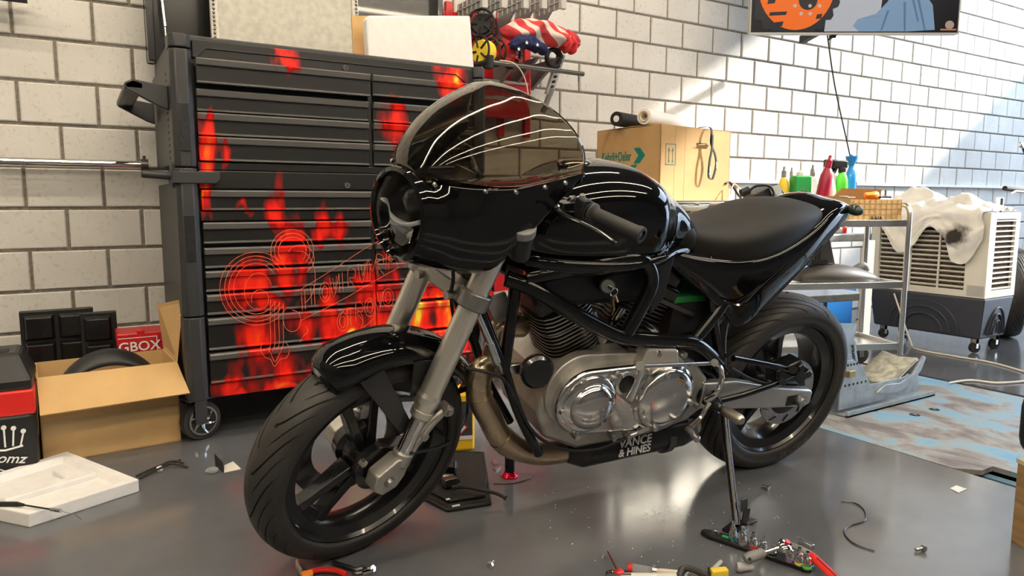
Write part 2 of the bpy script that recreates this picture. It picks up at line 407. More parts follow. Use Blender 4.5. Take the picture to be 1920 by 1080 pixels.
chest = thing('tool_chest', 'tall black roller tool chest printed with red flames behind the motorcycle', 'tool chest', (CX, CY, 0))
D = .70
body = MB().box(.03, 1.215, .035, D, .165, 1.425)
for x0, x1 in ((.07, .715), (.735, 1.205)): pass
obj('body', body, K['black'], chest, smooth=0, bevel=.004)
# front frame rails: header, dividers, plinth
rails = MB().box(.06, 1.22, -.005, .04, 1.437, 1.50).box(.06, 1.22, .0, .04, 1.036, 1.064).box(.06, 1.22, -.002, .04, .968, 1.034).box(.06, 1.22, .0, .04, .848, .884).box(.717, .735, .0, .04, 1.064, 1.437).box(.717, .735, .0, .04, .345, .848).box(.06, 1.22, .0, .04, .172, .226)
obj('front_frame', rails, K['flame'], chest, smooth=0, bevel=.003)
# top surround with the open tray
tr = MB().box(.0, 1.245, .0, .05, 1.49, 1.515).box(0, .03, .05, D, 1.44, 1.515).box(1.215, 1.245, .05, D, 1.44, 1.515).box(0, 1.245, D-.03, D, 1.44, 1.515)
obj('top_rim', tr, K['post'], chest, smooth=0, bevel=.006)
# header line detail
obj('header_trim', MB().tube([(.075, -.008, 1.440), (.105, -.008, 1.472), (1.12, -.008, 1.472), (1.17, -.008, 1.44)], .0022, 6), K['black'], chest)
# corner posts
def post(x0, x1):
    mb = MB(); segs = [(.172, .49), (.495, .995), (1.0, 1.04), (1.045, 1.46), (1.465, 1.512)]
    for a, b in segs:
        ring = lambda z: [(x0, .07, z), (x0, -.012, z), (x0+.018, -.03, z), (x1-.018, -.03, z), (x1, -.012, z), (x1, .07, z)]
        mb.loft([ring(a), ring(b)])
    return mb
p = obj('corner_post', post(-.02, .055), K['post'], chest, smooth=30, bevel=.004)
for z in (1.10, .70):
    obj('badge', MB().box(.0, .035, -.0335, -.03, z, z+.17), K['black'], p, smooth=0, bevel=.002)
    lettering('badge_script', 'Sonic', K['post'], p, (.027, -.034, z+.03), (0, 0, 1), (-1, 0, 0), .034, .001, 0, .3)
obj('corner_post', post(1.205, 1.262), K['post'], chest, smooth=30, bevel=.004)
# drawers
def drawer(x0, x1, z0, z1, out=0, lip=None):
    lip = lip or min(.024, (z1-z0)*.34)
    d = obj('drawer', MB().box(x0, x1, -.004-out, .03, z0+.004, z1-lip), K['flame'], chest, smooth=0, bevel=.0015)
    prof = [(-.004, z1-lip-.003), (-.016, z1-lip), (-.022, z1-.006), (-.016, z1-.0005), (-.006, z1), (.028, z1), (.028, z1-lip)]
    obj('drawer_pull', MB().loft([[(x, y-out, z) for y, z in prof] for x in (x0, x1)]), K['fliplip'], d, smooth=25)
    prof = [(-.003, z0+.010), (-.011, z0+.007), (-.011, z0+.002), (.02, z0+.002), (.02, z0+.010)]
    obj('lower_edge', MB().loft([[(x, y-out, z) for y, z in prof] for x in (x0, x1)]), K['fliplip'], d, smooth=25)
LX, RX = (.066, .715), (.738, 1.202)
for i, (a, b) in enumerate(((1.432, 1.343), (1.327, 1.247), (1.243, 1.161), (1.157, 1.068))): drawer(*LX, b, a, .03 if i == 0 else 0)
for a, b in ((1.437, 1.352), (1.327, 1.247), (1.243, 1.161), (1.157, 1.068)): drawer(*RX, b, a)
drawer(LX[0], RX[1], .886, .962)
for a, b in ((.842, .762), (.747, .670), (.660, .581), (.571, .493), (.480, .357)):
    drawer(*LX, b, a); drawer(*RX, b, a)
drawer(LX[0], RX[1], .228, .345)
for u, v in ((647, 128), (650, 348)):
    x, z = chest_xy(u, v); l = obj('lock', MB().cyl((x, .0, z), (x, -.012, z), .0135, .012, 18), K['chrome'], chest)
    obj('keyhole', MB().box(x-.0015, x+.0015, -.0135, -.012, z-.005, z+.005), K['ink'], l)
# belt cover at the joint, side handle
obj('side_latch', MB().prism([(-.03, -.034, .985), (.115, -.034, .985), (.13, -.034, 1.0), (.13, -.034, 1.028), (-.03, -.034, 1.028)], (0, .03, 0)), K['post'], chest, smooth=0, bevel=.003)
hb = MB().prism([(-.02, .05, 1.335), (-.02, .05, 1.25), (-.05, .05, 1.26), (-.155, .05, 1.315), (-.16, .05, 1.335), (-.13, .05, 1.352)], (0, .022, 0))
hb.prism([(-.02, D-.1, 1.335), (-.02, D-.1, 1.25), (-.05, D-.1, 1.26), (-.155, D-.1, 1.315), (-.16, D-.1, 1.335), (-.13, D-.1, 1.352)], (0, .022, 0))
hb.loft([[(-.16, y, 1.318), (-.10, y, 1.318), (-.10, y, 1.340), (-.135, y, 1.352), (-.16, y, 1.338)] for y in (.05, D-.08)])
obj('push_handle', hb, K['post'], chest, smooth=30, bevel=.004)
obj('side_knob', MB().cyl((-.02, .03, 1.012), (-.125, .03, 1.018), .014, n=12).box(-.03, .02, -.0, .06, .97, 1.06), K['post'], chest, bevel=.004)
sp = MB()
for z in (.2, 1.06): sp.box(-.012, .03, .07, D, z, z+(.79 if z < 1 else .39))
s_ = obj('side_panel', sp, K['black'], chest, smooth=0, bevel=.003)
hm = MB()
for i in range(14):
    for k in range(2): hm.box(-.0135, -.012, .12+k*.05, .135+k*.05, 1.08+i*.024, 1.088+i*.024)
obj('slot_row', hm, K['ink'], s_, smooth=0)['kind'] = 'stuff'
# casters
def caster(x, y, ang, parent, mk=K):
    c, s = math.cos(ang), math.sin(ang); A_ = V(-s, c, 0)
    w = obj('caster', MB().lathe([(.058, -.02), (.074, -.018), (.077, 0), (.074, .018), (.058, .02)], (x, y, .077), A_, 28), K['rubber'], parent)
    obj('wheel_disc', MB().lathe([(.056, -.022), (.056, .022)], (x, y, .077), A_, 28), K['ink'], w)
    f = MB()
    for sd in (-1, 1):
        for i in range(6):
            a = i*PI/3+.3; e1 = V(c, s, 0); e3 = V(0, 0, 1)
            pts = [V(x, y, .077)+A_*(sd*.0235)+(e1*math.cos(a+t*.5)+e3*math.sin(a+t*.5))*(.012+.042*t) for t in (0, .33, .66, 1)]
            f.tube(pts, [.008, .006, .005, .004], 6)
        f.lathe([(.057, -.002), (.057, .002), (.050, .002), (.050, -.002)], V(x, y, .077)+A_*(sd*.0235), A_, 28, loop=True)
        f.cyl(V(x, y, .077)+A_*(sd*.02), V(x, y, .077)+A_*(sd*.027), .014)
    obj('spokes', f, K['chrome'], w)
    fk = MB()
    for sd in (-1, 1): fk.obox(V(x-c*.012, y-s*.012, .118)+A_*(sd*.034), (.024, .0025, .05), (c, s, 0), A_)
    fk.obox((x-c*.01, y-s*.01, .166), (.05, .04, .004), (c, s, 0), A_)
    obj('fork', fk, K['dsteel'], w, bevel=.002)
caster(.03, .06, .35, chest); caster(1.2, .06, .2, chest); caster(.06, D-.1, 1.0, chest); caster(1.18, D-.1, .4, chest)
# open lid at the back with gas strut
lid = obj('lid', MB().box(-.03, 1.36, D-.04, D, 1.515, 2.12).box(-.03, 0, D-.10, D, 1.515, 2.12).box(1.33, 1.36, D-.10, D, 1.515, 2.12), K['satin'], chest, smooth=0, bevel=.005)
obj('gas_strut', MB().cyl((.045, D-.12, 1.52), (.02, D-.06, 2.1), .004).cyl((.04, D-.108, 1.66), (.02, D-.06, 2.1), .008), K['steel'], lid)
# ornate line lettering across the drawers
K['redline'] = mat('red_outline_print', (.90, .17, .08), .5)
art = MB()
def stroke(px, r=.0009, loop=False):
    pts = [V(*(lambda q: (q[0], -.0235, q[1]))(chest_xy(u, v))) for u, v in px]
    art.tube(catmull(pts, 5, loop), r, 5, loop=loop)
def arcp(cx, cy, rx, ry, a0, a1, n=10): return [(cx+rx*math.cos(math.radians(a0+(a1-a0)*i/n)), cy-ry*math.sin(math.radians(a0+(a1-a0)*i/n))) for i in range(n+1)]
for k in (0, 9, 17, 26): stroke(arcp(478, 540, 68-k, 68-k*.8, 35, 330))
for k in (0, 7, 14): stroke(arcp(545, 470, 40-k, 40-k, -40, 215)); 
stroke(arcp(560, 485, 26, 26, 150, -60)); stroke(arcp(482, 545, 26, 34, 300, 20)); stroke(arcp(485, 560, 16, 18, 200, -120))
for k in (0, 8, 16, 24): stroke([(505+k, 560+k*.3), (504+k, 600), (505+k, 640), (500+k, 660-k*.3)])
stroke([(490, 640), (486, 655), (495, 668), (505, 672), (512, 685), (522, 672), (535, 668), (540, 652), (533, 640)]); stroke([(500, 650), (505, 660), (513, 676), (522, 660), (528, 648)])
stroke(arcp(545, 600, 16, 20, 90, -180)); stroke(arcp(558, 520, 30, 50, 100, -70)); stroke([(560, 640), (566, 628), (575, 620), (570, 610)])
def glyph(x, y, h, kind):
    if kind == 'I': stroke([(x, y), (x+2, y+h)]); stroke([(x+6, y-2), (x+8, y+h-2)])
    if kind == 'O': stroke(arcp(x+9, y+h/2, 10, h/2, 0, 360, 14)); stroke(arcp(x+9, y+h/2, 5, h/3.2, 0, 360, 12))
    if kind == 'V': stroke([(x, y), (x+8, y+h), (x+17, y-4)]); stroke([(x+6, y), (x+10, y+h*.6), (x+13, y-3)])
    if kind == 'R': stroke([(x, y+h), (x, y), (x+12, y+2), (x+12, y+h*.45), (x+2, y+h*.5), (x+14, y+h)])
    if kind == 'M': stroke([(x, y+h), (x+2, y), (x+10, y+h*.6), (x+18, y-4), (x+21, y+h-4)]); stroke([(x+5, y+h), (x+6, y+h*.4)])
for i, g in enumerate('IKOVIRVMRM'):
    glyph(562+i*17.5, 545-i*8.4, 36, 'I' if g == 'K' else g)
for i, g in enumerate('OIROVO'): glyph(630+i*17, 585-i*9, 34, g)
stroke([(555, 545), (620, 505), (690, 460), (738, 440), (742, 470), (700, 492)]); stroke([(560, 600), (640, 560), (700, 525), (745, 500)])
stroke([(640, 640), (668, 620), (700, 590), (690, 560)]); stroke(arcp(655, 600, 22, 24, 200, -60))
o = obj('line_lettering', art, K['redline'], chest); o['label'] = 'ornate red outline lettering on drawers'

# things standing in the open chest top
t = thing('framed_plate', 'scratched grey plate in a pale moulded frame standing in the open tool chest lid', 'frame', (.86, 3.33, 1.50))
t.rotation_euler = (-.05, 0, 0)
obj('plate', MB().box(-.295, .295, -.006, .006, .02, .56), mat('scratched_grey_plate', (.34, .33, .28), .5, .3, noise=.5, nscale=35, col2=(.42, .41, .36)), t, smooth=0)
fr = MB()
for sx in (-1, 1): fr.box(sx*.31-.016, sx*.31+.016, -.016, .012, 0, .58)
pfm = mat('pale_frame', (.62, .58, .50), .5, noise=.25, nscale=60)
for q in pieces(fr): obj('frame_side', q, pfm, t, smooth=0, bevel=.004)
bd = MB()
for sx in (-1, 1):
    for i in range(34): bd.ell((sx*.314, -.018, .01+i*.017), .006, .004, .0065, 8, 5)
obj('beading', bd, K['dsteel'], t)['kind'] = 'stuff'
for z in (0, .55): obj('frame_rail', MB().box(-.293, .293, -.016, .012, z, z+.03), pfm, t, smooth=0, bevel=.004)
t = obj('foam_board', MB().prism([(1.083, 0, 1.505), (1.586, 0, 1.505), (1.566, 0, 1.752), (1.09, 0, 1.69), (1.075, 0, 1.675)], (0, .05, 0)), K['foam'], None, smooth=0, bevel=.008)
t.location = (0, 2.93, 0); tag(t, 'white polystyrene slab leaning on the front rim of the tool chest', 'foam slab')
t = obj('cardboard_sheet', MB().prism([(1.06, 0, 1.46), (1.16, 0, 1.46), (1.14, 0, 1.72), (1.055, 0, 1.71)], (0, .006, 0)), K['card'], None, smooth=0)
t.location = (0, 3.05, 0); tag(t, 'brown cardboard sheet between the framed plate and white foam slab', 'cardboard')
t = obj('red_bin', MB().box(-.03, .05, -.03, .05, 0, .09), K['redplastic'], None, smooth=0, bevel=.006); t.location = (1.09, 2.99, 1.44); tag(t, 'small red container peeking out beside the white foam slab', 'container')
# ================================================================ motorcycle
RC = V(1.999, 1.654, 0); HD = PI-math.radians(4); LN = math.radians(13.4)
Bf = V(math.cos(HD), math.sin(HD), 0); _l0 = V(-math.sin(HD), math.cos(HD), 0)
Bu = V(0, 0, 1)*math.cos(LN)+_l0*math.sin(LN); Bl = _l0*math.cos(LN)-V(0, 0, 1)*math.sin(LN)
bike = thing('motorcycle', 'black naked sport motorcycle with smoked bikini fairing leaning on its side stand', 'motorcycle')
bike.matrix_world = Matrix(((Bf.x, Bl.x, Bu.x, RC.x), (Bf.y, Bl.y, Bu.y, RC.y), (Bf.z, Bl.z, Bu.z, 0), (0, 0, 0, 1)))
def w2b(P): d = Vector(P)-RC; return V(d.dot(Bf), d.dot(Bl), d.dot(Bu))
def bl(u, v, t=0.0):
    d = ray(u, v); o = w2b(CAM); e = w2b(CAM+d)-o; return o+e*((t-o.y)/e.y)
AX = V(-math.sin(math.radians(25)), 0, math.cos(math.radians(25))); S0 = V(1.52, 0, 0); QS = Quaternion(AX, math.radians(18))
def f2b(p): return S0+QS @ (Vector(p)-S0)
def fl(u, v, t=0.0):
    d = ray(u, v); q = QS.inverted(); o = S0+q @ (w2b(CAM)-S0); e = S0+q @ (w2b(CAM+d)-S0)-o; return o+e*((t-o.y)/e.y)
ident = lambda p: p
def part(name, mb, m, parent=None, front=False, **k):
    if front: mb.xf(f2b)
    return obj(name, mb, K[m] if isinstance(m, str) else m, parent or bike, **k)
def each(name, mb, m, parent=None, front=False, **k):
    if front: mb.xf(f2b)
    for q in pieces(mb): obj(name, q, K[m] if isinstance(m, str) else m, parent or bike, **k)
def mir(mb): return MB().add(mb.v, mb.f).xf(lambda p: V(p.x, -p.y, p.z))

def tyre(R, W, rb, wb, c, N, sweep, seg=840):
    half = [(rb, wb), (rb+.006, wb+.008), (rb+.025, W*.97), (R-.045, W), (R-.022, W*.88), (R-.0075, W*.55), (R-.001, W*.18)]
    prof = [V(r, y, 0) for r, y in half]+[V(R, 0, 0)]+[V(r, -y, 0) for r, y in reversed(half)]
    prof = [p for p in catmull(prof, 3)]
    mb = MB(); rings = []
    gw = .0056
    for i in range(seg):
        a = 2*PI*i/seg; ring = []
        for p in prof:
            r, y = p.x, p.y; q = abs(y)/W; dr = 0
            th = a+sweep*max(0, q-.1)**1.4
            if .10 < q < .97 and r > R-.05:
                ph = a+(PI/N if y > 0 else 0)
                cell = (ph*N/(2*PI)) % 1.0; dist = min(cell, 1-cell)*2*PI/N*R
                if dist < gw*(1.2-.5*q): dr = -.0055
                d2 = abs(cell-.5)*2*PI/N*R
                if d2 < gw*.8 and .42 < q < .9: dr = -.0045
            r2 = r+dr
            ring.append((c[0]+r2*math.cos(th), y, c[2]+r2*math.sin(th)))
        rings.append(ring)
    mb.loft(rings, False, False, True)
    # rim-protection ribs stay smooth; close the inside
    return mb
def rim(rb, wb, c):
    prof = [(rb+.006, -wb), (rb-.006, -wb), (rb-.012, -wb+.010), (.198, -wb+.018), (.190, -.012), (.190, .012), (.198, wb-.018), (rb-.012, wb-.010), (rb-.006, wb), (rb+.006, wb)]
    return MB().lathe(prof, c, (0, 1, 0), 96, (1, 0, 0), loop=True)
def spoke(c, a, w0, w1, y):
    """one cast spoke with two ribs and a slot between them"""
    mb = MB(); e = V(math.cos(a), 0, math.sin(a)); n = V(-math.sin(a), 0, math.cos(a)); c = V(*c)
    for s in (-1, 1):
        rings = []
        for r, off, hw, hy in ((.04, .012, .014, y+.004), (.09, .022, .013, y), (.15, .033, .013, y-.004), (.200, .046, .016, y-.004)):
            m = c+e*r+n*(s*off)
            rings.append([m+n*(hw*i)+V(0, hy*j, 0) for i, j in ((-1, -1), (1, -1), (1, 1), (-1, 1))])
        mb.loft(rings)
    rings = []
    for r, hw in ((.04, .02), (.08, .022), (.10, .018)):
        m = c+e*r; rings.append([m+n*(hw*i)+V(0, (y-.006)*j, 0) for i, j in ((-1, -1), (1, -1), (1, 1), (-1, 1))])
    mb.loft(rings)
    rings = []
    for r, hw in ((.168, .03), (.20, .045)):
        m = c+e*r; rings.append([m+n*(hw*i)+V(0, (y-.008)*j, 0) for i, j in ((-1, -1), (1, -1), (1, 1), (-1, 1))])
    mb.loft(rings)
    return mb
FA = (1.42, 0, .30); RA = (0, 0, .318)
# ---- front wheel
fw = part('front_wheel', rim(.236, .048, FA), 'satin', front=True, smooth=35)
part('tyre', tyre(.300, .060, .232, .05, FA, 15, .62), 'rubber', fw, True, smooth=32)
for i in range(3): part('spoke', spoke(FA, math.radians(200+120*i), .02, .04, .022), 'satin', fw, True, smooth=25, bevel=.004)
part('hub', MB().lathe([(.012, -.07), (.05, -.068), (.055, -.04), (.042, -.03), (.042, .03), (.058, .042), (.06, .066), (.035, .07), (.012, .072)], FA, (0, 1, 0), 32), 'satin', fw, True)
part('brake_disc', MB().lathe([(.11, -.064), (.165, -.064), (.165, -.059), (.11, -.059)], FA, (0, 1, 0), 64, loop=True), 'steel', fw, True)
part('axle', MB().cyl((FA[0], -.12, FA[2]), (FA[0], .105, FA[2]), .011).cyl((FA[0], .10, FA[2]), (FA[0], .122, FA[2]), .017, .016, 6).cyl((FA[0], .12, FA[2]), (FA[0], .133, FA[2]), .011, .009), 'steel', fw, True)
# ---- front fender
mb = MB(); rings = []
for i in range(29):
    t = i/28; a = math.radians(62+90*t); k = min(1, (t/.10))**.5 if t < .10 else (min(1, ((1-t)/.05))**.5 if t > .95 else 1)
    ring = []
    for j in range(17):
        q = -1+j/8; y = .074*q*(.55+.45*k); r = .352-.040*abs(q)**2.6-(.03*(1-k))
        if abs(q) > .99: r -= .012
        ring.append((FA[0]+r*math.cos(a), y, FA[2]+r*math.sin(a)))
    rings.append(ring)
mb.loft(rings, False, False)
ff = part('front_fender', mb, 'gloss', front=True, smooth=60, solid=.004)
stays = MB()
for s in (-1, 1):
    stays.prism([(1.36, s*.072, .60), (1.30, s*.072, .59), (1.33, s*.078, .50), (1.36, s*.078, .50)], (0, s*.004, 0))
    stays.prism([(1.50, s*.066, .58), (1.44, s*.066, .60), (1.345, s*.082, .42), (1.375, s*.082, .40)], (0, s*.005, 0))
each('fender_stay', stays, 'satin', ff, True, smooth=0, bevel=.002)
# ---- fork
fx = lambda z: 1.212+(.80-z)*.36
FD = V(-.36, 0, 1).normalized()
for s in (1, -1):
    y = .10*s
    q = lambda z, dx=0: V(fx(z)+dx, y, z)
    leg = part('fork_leg', MB().cyl(q(1.0), q(.515), .0285, n=28).cyl(q(.515), q(.505), .0285, .031, 28).cyl(q(.505), q(.490), .031, .031, 28).cyl(q(.49), q(.470), .030, .026, 28).cyl(q(.47), q(.455), .028, .028, 28).cyl(q(.455), q(.448), .026, .021, 28), 'alu', front=True)
    part('slider', MB().cyl(q(.452), q(.33), .0195, n=24), 'chrome', leg, True)
    ft = MB().cyl(q(.36), q(.325), .026, n=20)
    ft.prism([(1.36, y-.022, .35), (1.40, y-.022, .355), (1.455, y-.022, .325), (1.462, y-.022, .285), (1.435, y-.022, .262), (1.395, y-.022, .272), (1.375, y-.022, .30)], (0, .044, 0))
    part('axle_clamp', ft, 'cast', leg, True, smooth=30, bevel=.004)
    if s == 1:
        arm = MB().tube([(1.262, y+.005, .452), (1.30, y+.008, .425), (1.345, y+.008, .375), (1.375, y+.008, .335)], [.011, .010, .011, .016], 8)
        arm.tube([(1.262, y+.005, .452), (1.31, y+.008, .432), (1.36, y+.008, .385), (1.39, y+.005, .345)], [.010, .007, .008, .012], 8)
        arm.cyl((1.262, y-.012, .452), (1.262, y+.020, .452), .015, n=12).cyl((1.325, y-.01, .395), (1.325, y+.02, .395), .011, n=12)
        part('caliper_arm', arm, 'cast', leg, True)
        each('arm_bolt', MB().cyl((1.262, y+.02, .452), (1.262, y+.027, .452), .009, n=6).cyl((1.47, y-.03, .345), (1.47, y-.018, .345), .010, n=6), 'steel', leg, True)
def clamp(z, h, name):
    mb = MB(); c = V(fx(z), 0, z)
    for s in (-1, 1): mb.cyl(c+V(0, s*.1, 0)-FD*h, c+V(0, s*.1, 0)+FD*h, .040, n=28)
    nx = FD.cross(V(0, 1, 0)).normalized()
    sgn = -1 if nx.x > 0 else 1
    mb.loft([[c+V(0, s*.085, 0)+FD*(h*.9*k)+nx*(sgn*e) for k, e in ((-1, -.034), (1, -.034), (1, .05), (-1, .05))] for s in (-1, 0, 1)])
    o = part(name, mb, mat('clamp_aluminium', (.33, .32, .30), .42, 1, rvar=.05, nscale=10) if name == 'lower_triple_clamp' else 'cast', front=True, smooth=30, bevel=.004)
    b_ = MB()
    for s in (-1, 1): b_.cyl(c+V(.052, s*.058, 0), c+V(.036, s*.058, 0), .011, n=16)
    each('clamp_bolt', b_, 'steel', o, True)
clamp(.752, .021, 'lower_triple_clamp'); clamp(.955, .014, 'upper_triple_clamp')
part('steering_stem', MB().cyl((1.165, 0, .73), (1.085, 0, .96), .024), 'satin', front=True)
# ---- fairing (lower shell), screen, headlight
def res(ctrl, n):
    P = catmull(ctrl, 8); L = [0]
    for a, b in zip(P, P[1:]): L.append(L[-1]+(b-a).length)
    out = []
    for i in range(n):
        d = L[-1]*i/(n-1); j = 0
        while j < len(P)-2 and L[j+1] < d: j += 1
        t = (d-L[j])/max(1e-9, L[j+1]-L[j]); out.append(P[j].lerp(P[j+1], min(1, t)))
    return out
NZ = 18
hc = .945
S = []
S.append([V(1.402, .100*math.sin(PI*i/8), hc+.100*math.cos(PI*i/8)) for i in range(9)])
S.append([V(1.384-.012*math.sin(PI*i/8), .118*math.sin(PI*i/8), hc-.002+.108*math.cos(PI*i/8)) for i in range(9)])
S.append([V(1.345, .085, 1.052), V(1.345, .128, .995), V(1.345, .140, .93), V(1.345, .115, .865), V(1.345, .05, .833), V(1.345, 0, .830)])
S.append([V(1.295, .138, 1.052), V(1.295, .160, .98), V(1.295, .162, .91), V(1.295, .135, .855), V(1.295, .06, .826)])
S.append([V(1.235, .170, 1.056), V(1.235, .181, .98), V(1.235, .180, .91), V(1.24, .160, .865), V(1.245, .12, .838)])
S.append([V(1.18, .188, 1.067), V(1.182, .193, 1.02), V(1.186, .194, .985), V(1.192, .192, .95)])
S.append([V(1.12, .200, 1.079), V(1.12, .202, 1.06), V(1.12, .202, 1.03)])
S.append([V(1.065, .207, 1.090), V(1.065, .207, 1.082), V(1.065, .206, 1.072)])
rows = [res(s, NZ) for s in S]
cols = [catmull([r[j] for r in rows], 5) for j in range(NZ)]
grid = [[cols[j][i] for j in range(NZ)] for i in range(len(cols[0]))]
fm = MB().loft(grid, False, False); fm.loft([[V(p.x, -p.y, p.z) for p in r] for r in grid], False, False)
fairing = part('fairing', fm, 'gloss', front=True, smooth=60, solid=.004)
W = [(1.396, .030, 1.043, 1.050), (1.375, .075, 1.048, 1.085), (1.345, .105, 1.050, 1.120), (1.295, .143, 1.052, 1.160), (1.235, .172, 1.056, 1.192), (1.17, .191, 1.069, 1.212), (1.12, .201, 1.079, 1.221), (1.07, .208, 1.089, 1.224)]
def arch(x, w, zs, zt):
    out = []
    for i in range(25):
        th = PI*i/24; c_, s_ = math.cos(th), math.sin(th)
        y = w*(abs(c_)**.82)*(1 if c_ >= 0 else -1); z = zs+(zt-zs)*abs(s_)**.85
        out.append(V(x+.065*(s_**2)*max(0, (1.2-x)/.13), y, z))
    return out
R_ = [arch(*w) for w in W]
C_ = [catmull([r[j] for r in R_], 4) for j in range(25)]
sg = [[C_[j][i] for j in range(25)] for i in range(len(C_[0]))]
part('windscreen', MB().loft(sg, False, False), 'smoke', front=True, smooth=180, solid=.003)
bolts = MB()
for i in (1, 3, 4, 5, 6):
    x, w, zs, zt = W[i]
    for s in (-1, 1):
        d = V(.3 if i < 3 else .05, s, 0).normalized(); bolts.cyl(V(x, s*(w+.002), zs-.010), V(x, s*(w+.002), zs-.010)+d*.006, .0055, .004, 10)
each('screen_bolt', bolts, 'steel', front=True)
hl = part('headlight', MB().lathe([(.080, -.012), (.085, .002), (.094, .012), (.103, .008), (.106, -.004), (.10, -.014)], (1.398, 0, hc), (1, 0, 0), 56, loop=True), 'gloss', front=True)
part('lamp_bowl', MB().lathe([(.088, 0), (.084, -.02), (.06, -.045), (.005, -.06)], (1.395, 0, hc), (1, 0, 0), 40, cap=False), mat('lamp_bowl', (.006, .006, .007), .06), hl, True)
part('reflector', MB().loft([[V(1.392-dx, y, hc-.012-z) for y, z in ((-.05, .0), (-.02, .004), (.02, .004), (.05, .0), (.042, .04), (.015, .058), (-.015, .058), (-.042, .04))] if dx == 0 else [V(1.392-dx, y*k, hc-.03-z*k) for y, z in ((-.05, -.01), (-.02, -.012), (.02, -.012), (.05, -.01), (.042, .02), (.015, .03), (-.015, .03), (-.042, .02))] for dx, k in ((0, 1), (.02, .75), (.036, .3))], False), 'chrome', hl, True, smooth=0)
part('projector', MB().lathe([(.004, .014), (.022, .010), (.032, 0), (.034, -.02)], (1.372, 0, hc+.03), (1, 0, .05), 24), K['satin'], hl, True)
part('daytime_strip', MB().tube([(1.393, -.072+.144*i/12, hc+.010-.028*math.sin(PI*i/12)) for i in range(13)], .0085, 8, flat=.6), 'drl', hl, True)
part('lens', MB().lathe([(.089, .004), (.08, .014), (.05, .024), (.003, .028)], (1.395, 0, hc), (1, 0, 0), 48, cap=False), 'glass', hl, True, smooth=180, solid=.002)
# instruments hidden behind the screen
part('fairing_bracket', MB().tube([(1.2, .1, .93), (1.24, .14, .93), (1.28, .16, .93)], .008, 8).tube([(1.2, -.1, .93), (1.24, -.14, .93), (1.28, -.16, .93)], .008, 8), 'satin', front=True)
# turn-signal box / reservoir on the left inside edge
rs = part('fluid_reservoir', MB().cyl((1.175, .165, .885), (1.19, .175, .945), .024, .027, 18), 'black', front=True)
part('reservoir_cap', MB().cyl((1.19, .175, .945), (1.196, .179, .966), .030, n=18), 'grey', rs, True, bevel=.003)
# ---- handlebar, grips, levers
hbp = [(1.055, .385, 1.012), (1.07, .24, 1.013), (1.085, .16, 1.01), (1.11, .09, .985), (1.115, 0, .98)]
part('handlebar', MB().tube(catmull(hbp+[V(a, -b, c) for a, b, c in reversed(hbp[:-1])], 6), .0115, 12), 'satin', front=True)
for s in (1, -1):
    e = V(1.054, .388*s, 1.012); i_ = V(1.069, .255*s, 1.013); d = (e-i_).normalized()
    g = part('grip', MB().lathe([(.0235, 0), (.0235, .006), (.0165, .012), (.0165, .118), (.0185, .124), (.0185, .134), (.012, .135), (.012, .11)], i_, d, 20), 'grip', front=True)
    sw = part('switch_housing', MB().cyl(V(1.071, .225*s, 1.013), V(1.0695, .252*s, 1.013), .024, n=16).obox((1.085, .238*s, 1.028), (.014, .013, .014), (1, 0, 0), (0, 1, 0)), 'black', front=True, bevel=.003)
    part('switch_button', MB().cyl((1.09, .238*s, 1.04), (1.094, .238*s, 1.052), .008, .006, 10), 'grey', sw, True)
    pv = V(1.112, .215*s, 1.006)
    pb = part('lever_perch', MB().cyl(V(1.072, .205*s, 1.013), V(1.073, .190*s, 1.013), .020, n=14).obox((1.095, .20*s, 1.012), (.024, .012, .011), (1, 0, 0), (0, 1, 0)), 'satin', front=True, bevel=.003)
    part('perch_barrel', MB().cyl((1.115, .20*s, 1.01), (1.145, .145*s, 1.025), .0075, n=12).cyl((1.13, .172*s, 1.018), (1.14, .155*s, 1.023), .011, n=12), 'steel', pb, True)
    part('clutch_lever' if s > 0 else 'brake_lever', MB().tube(catmull([(1.105, .185*s, 1.006), (1.128, .225*s, 1.004), (1.122, .28*s, 1.004), (1.118, .33*s, 1.002), (1.128, .385*s, 1.0)], 5), [.010]*4+[.008]*5+[.0065]*6+[.006]*5+[.009], 10, flat=.7), 'satin', front=True)
part('clutch_cable', MB().tube(catmull([(1.145, .145, 1.025), (1.19, .10, 1.03), (1.2, .06, .97), (1.17, .06, .86), (1.15, .08, .75)], 6), .004, 8), 'black', front=True)
# ---- tank
def section(w, zt, zb, zs, n=11, tuck=.86):
    out = [V(0, 0, zt)]
    for i in range(1, n):
        th = PI/2*(1-i/(n-1)); out.append(V(0, w*abs(math.cos(th))**.72, zs+(zt-zs)*abs(math.sin(th))**.9))
    for k in (.35, .7, 1.0): out.append(V(0, w*(1-(1-tuck)*k*k), zs+(zb-zs)*k))
    out.append(V(0, 0, zb))
    return out
def loftx(st, m=5, **k):
    rows = []
    for a in st:
        x, w, zt, zb, zs = a[:5]
        rows.append([V(x, p.y, p.z) for p in section(w, zt, zb, zs, **k)])
    cols = [catmull([r[j] for r in rows], m) for j in range(len(rows[0]))]
    rg = []
    for i in range(len(cols[0])):
        h = [cols[j][i] for j in range(len(cols))]
        rg.append(h+[V(p.x, -p.y, p.z) for p in reversed(h[1:-1])])
    return MB().loft(rg)
tank_st = [(1.085, .035, .905, .85, .87), (1.06, .085, .955, .838, .88), (1.01, .130, 1.005, .830, .90), (.94, .156, 1.038, .824, .92), (.85, .168, 1.054, .822, .93), (.76, .166, 1.050, .822, .925), (.70, .158, 1.030, .826, .915), (.662, .134, 1.012, .832, .905), (.625, .108, .988, .835, .90), (.57, .094, .948, .838, .89), (.52, .080, .905, .835, .87), (.48, .070, .865, .83, .85)]
tank = part('fuel_tank', loftx(tank_st, 5), 'gloss', smooth=70)
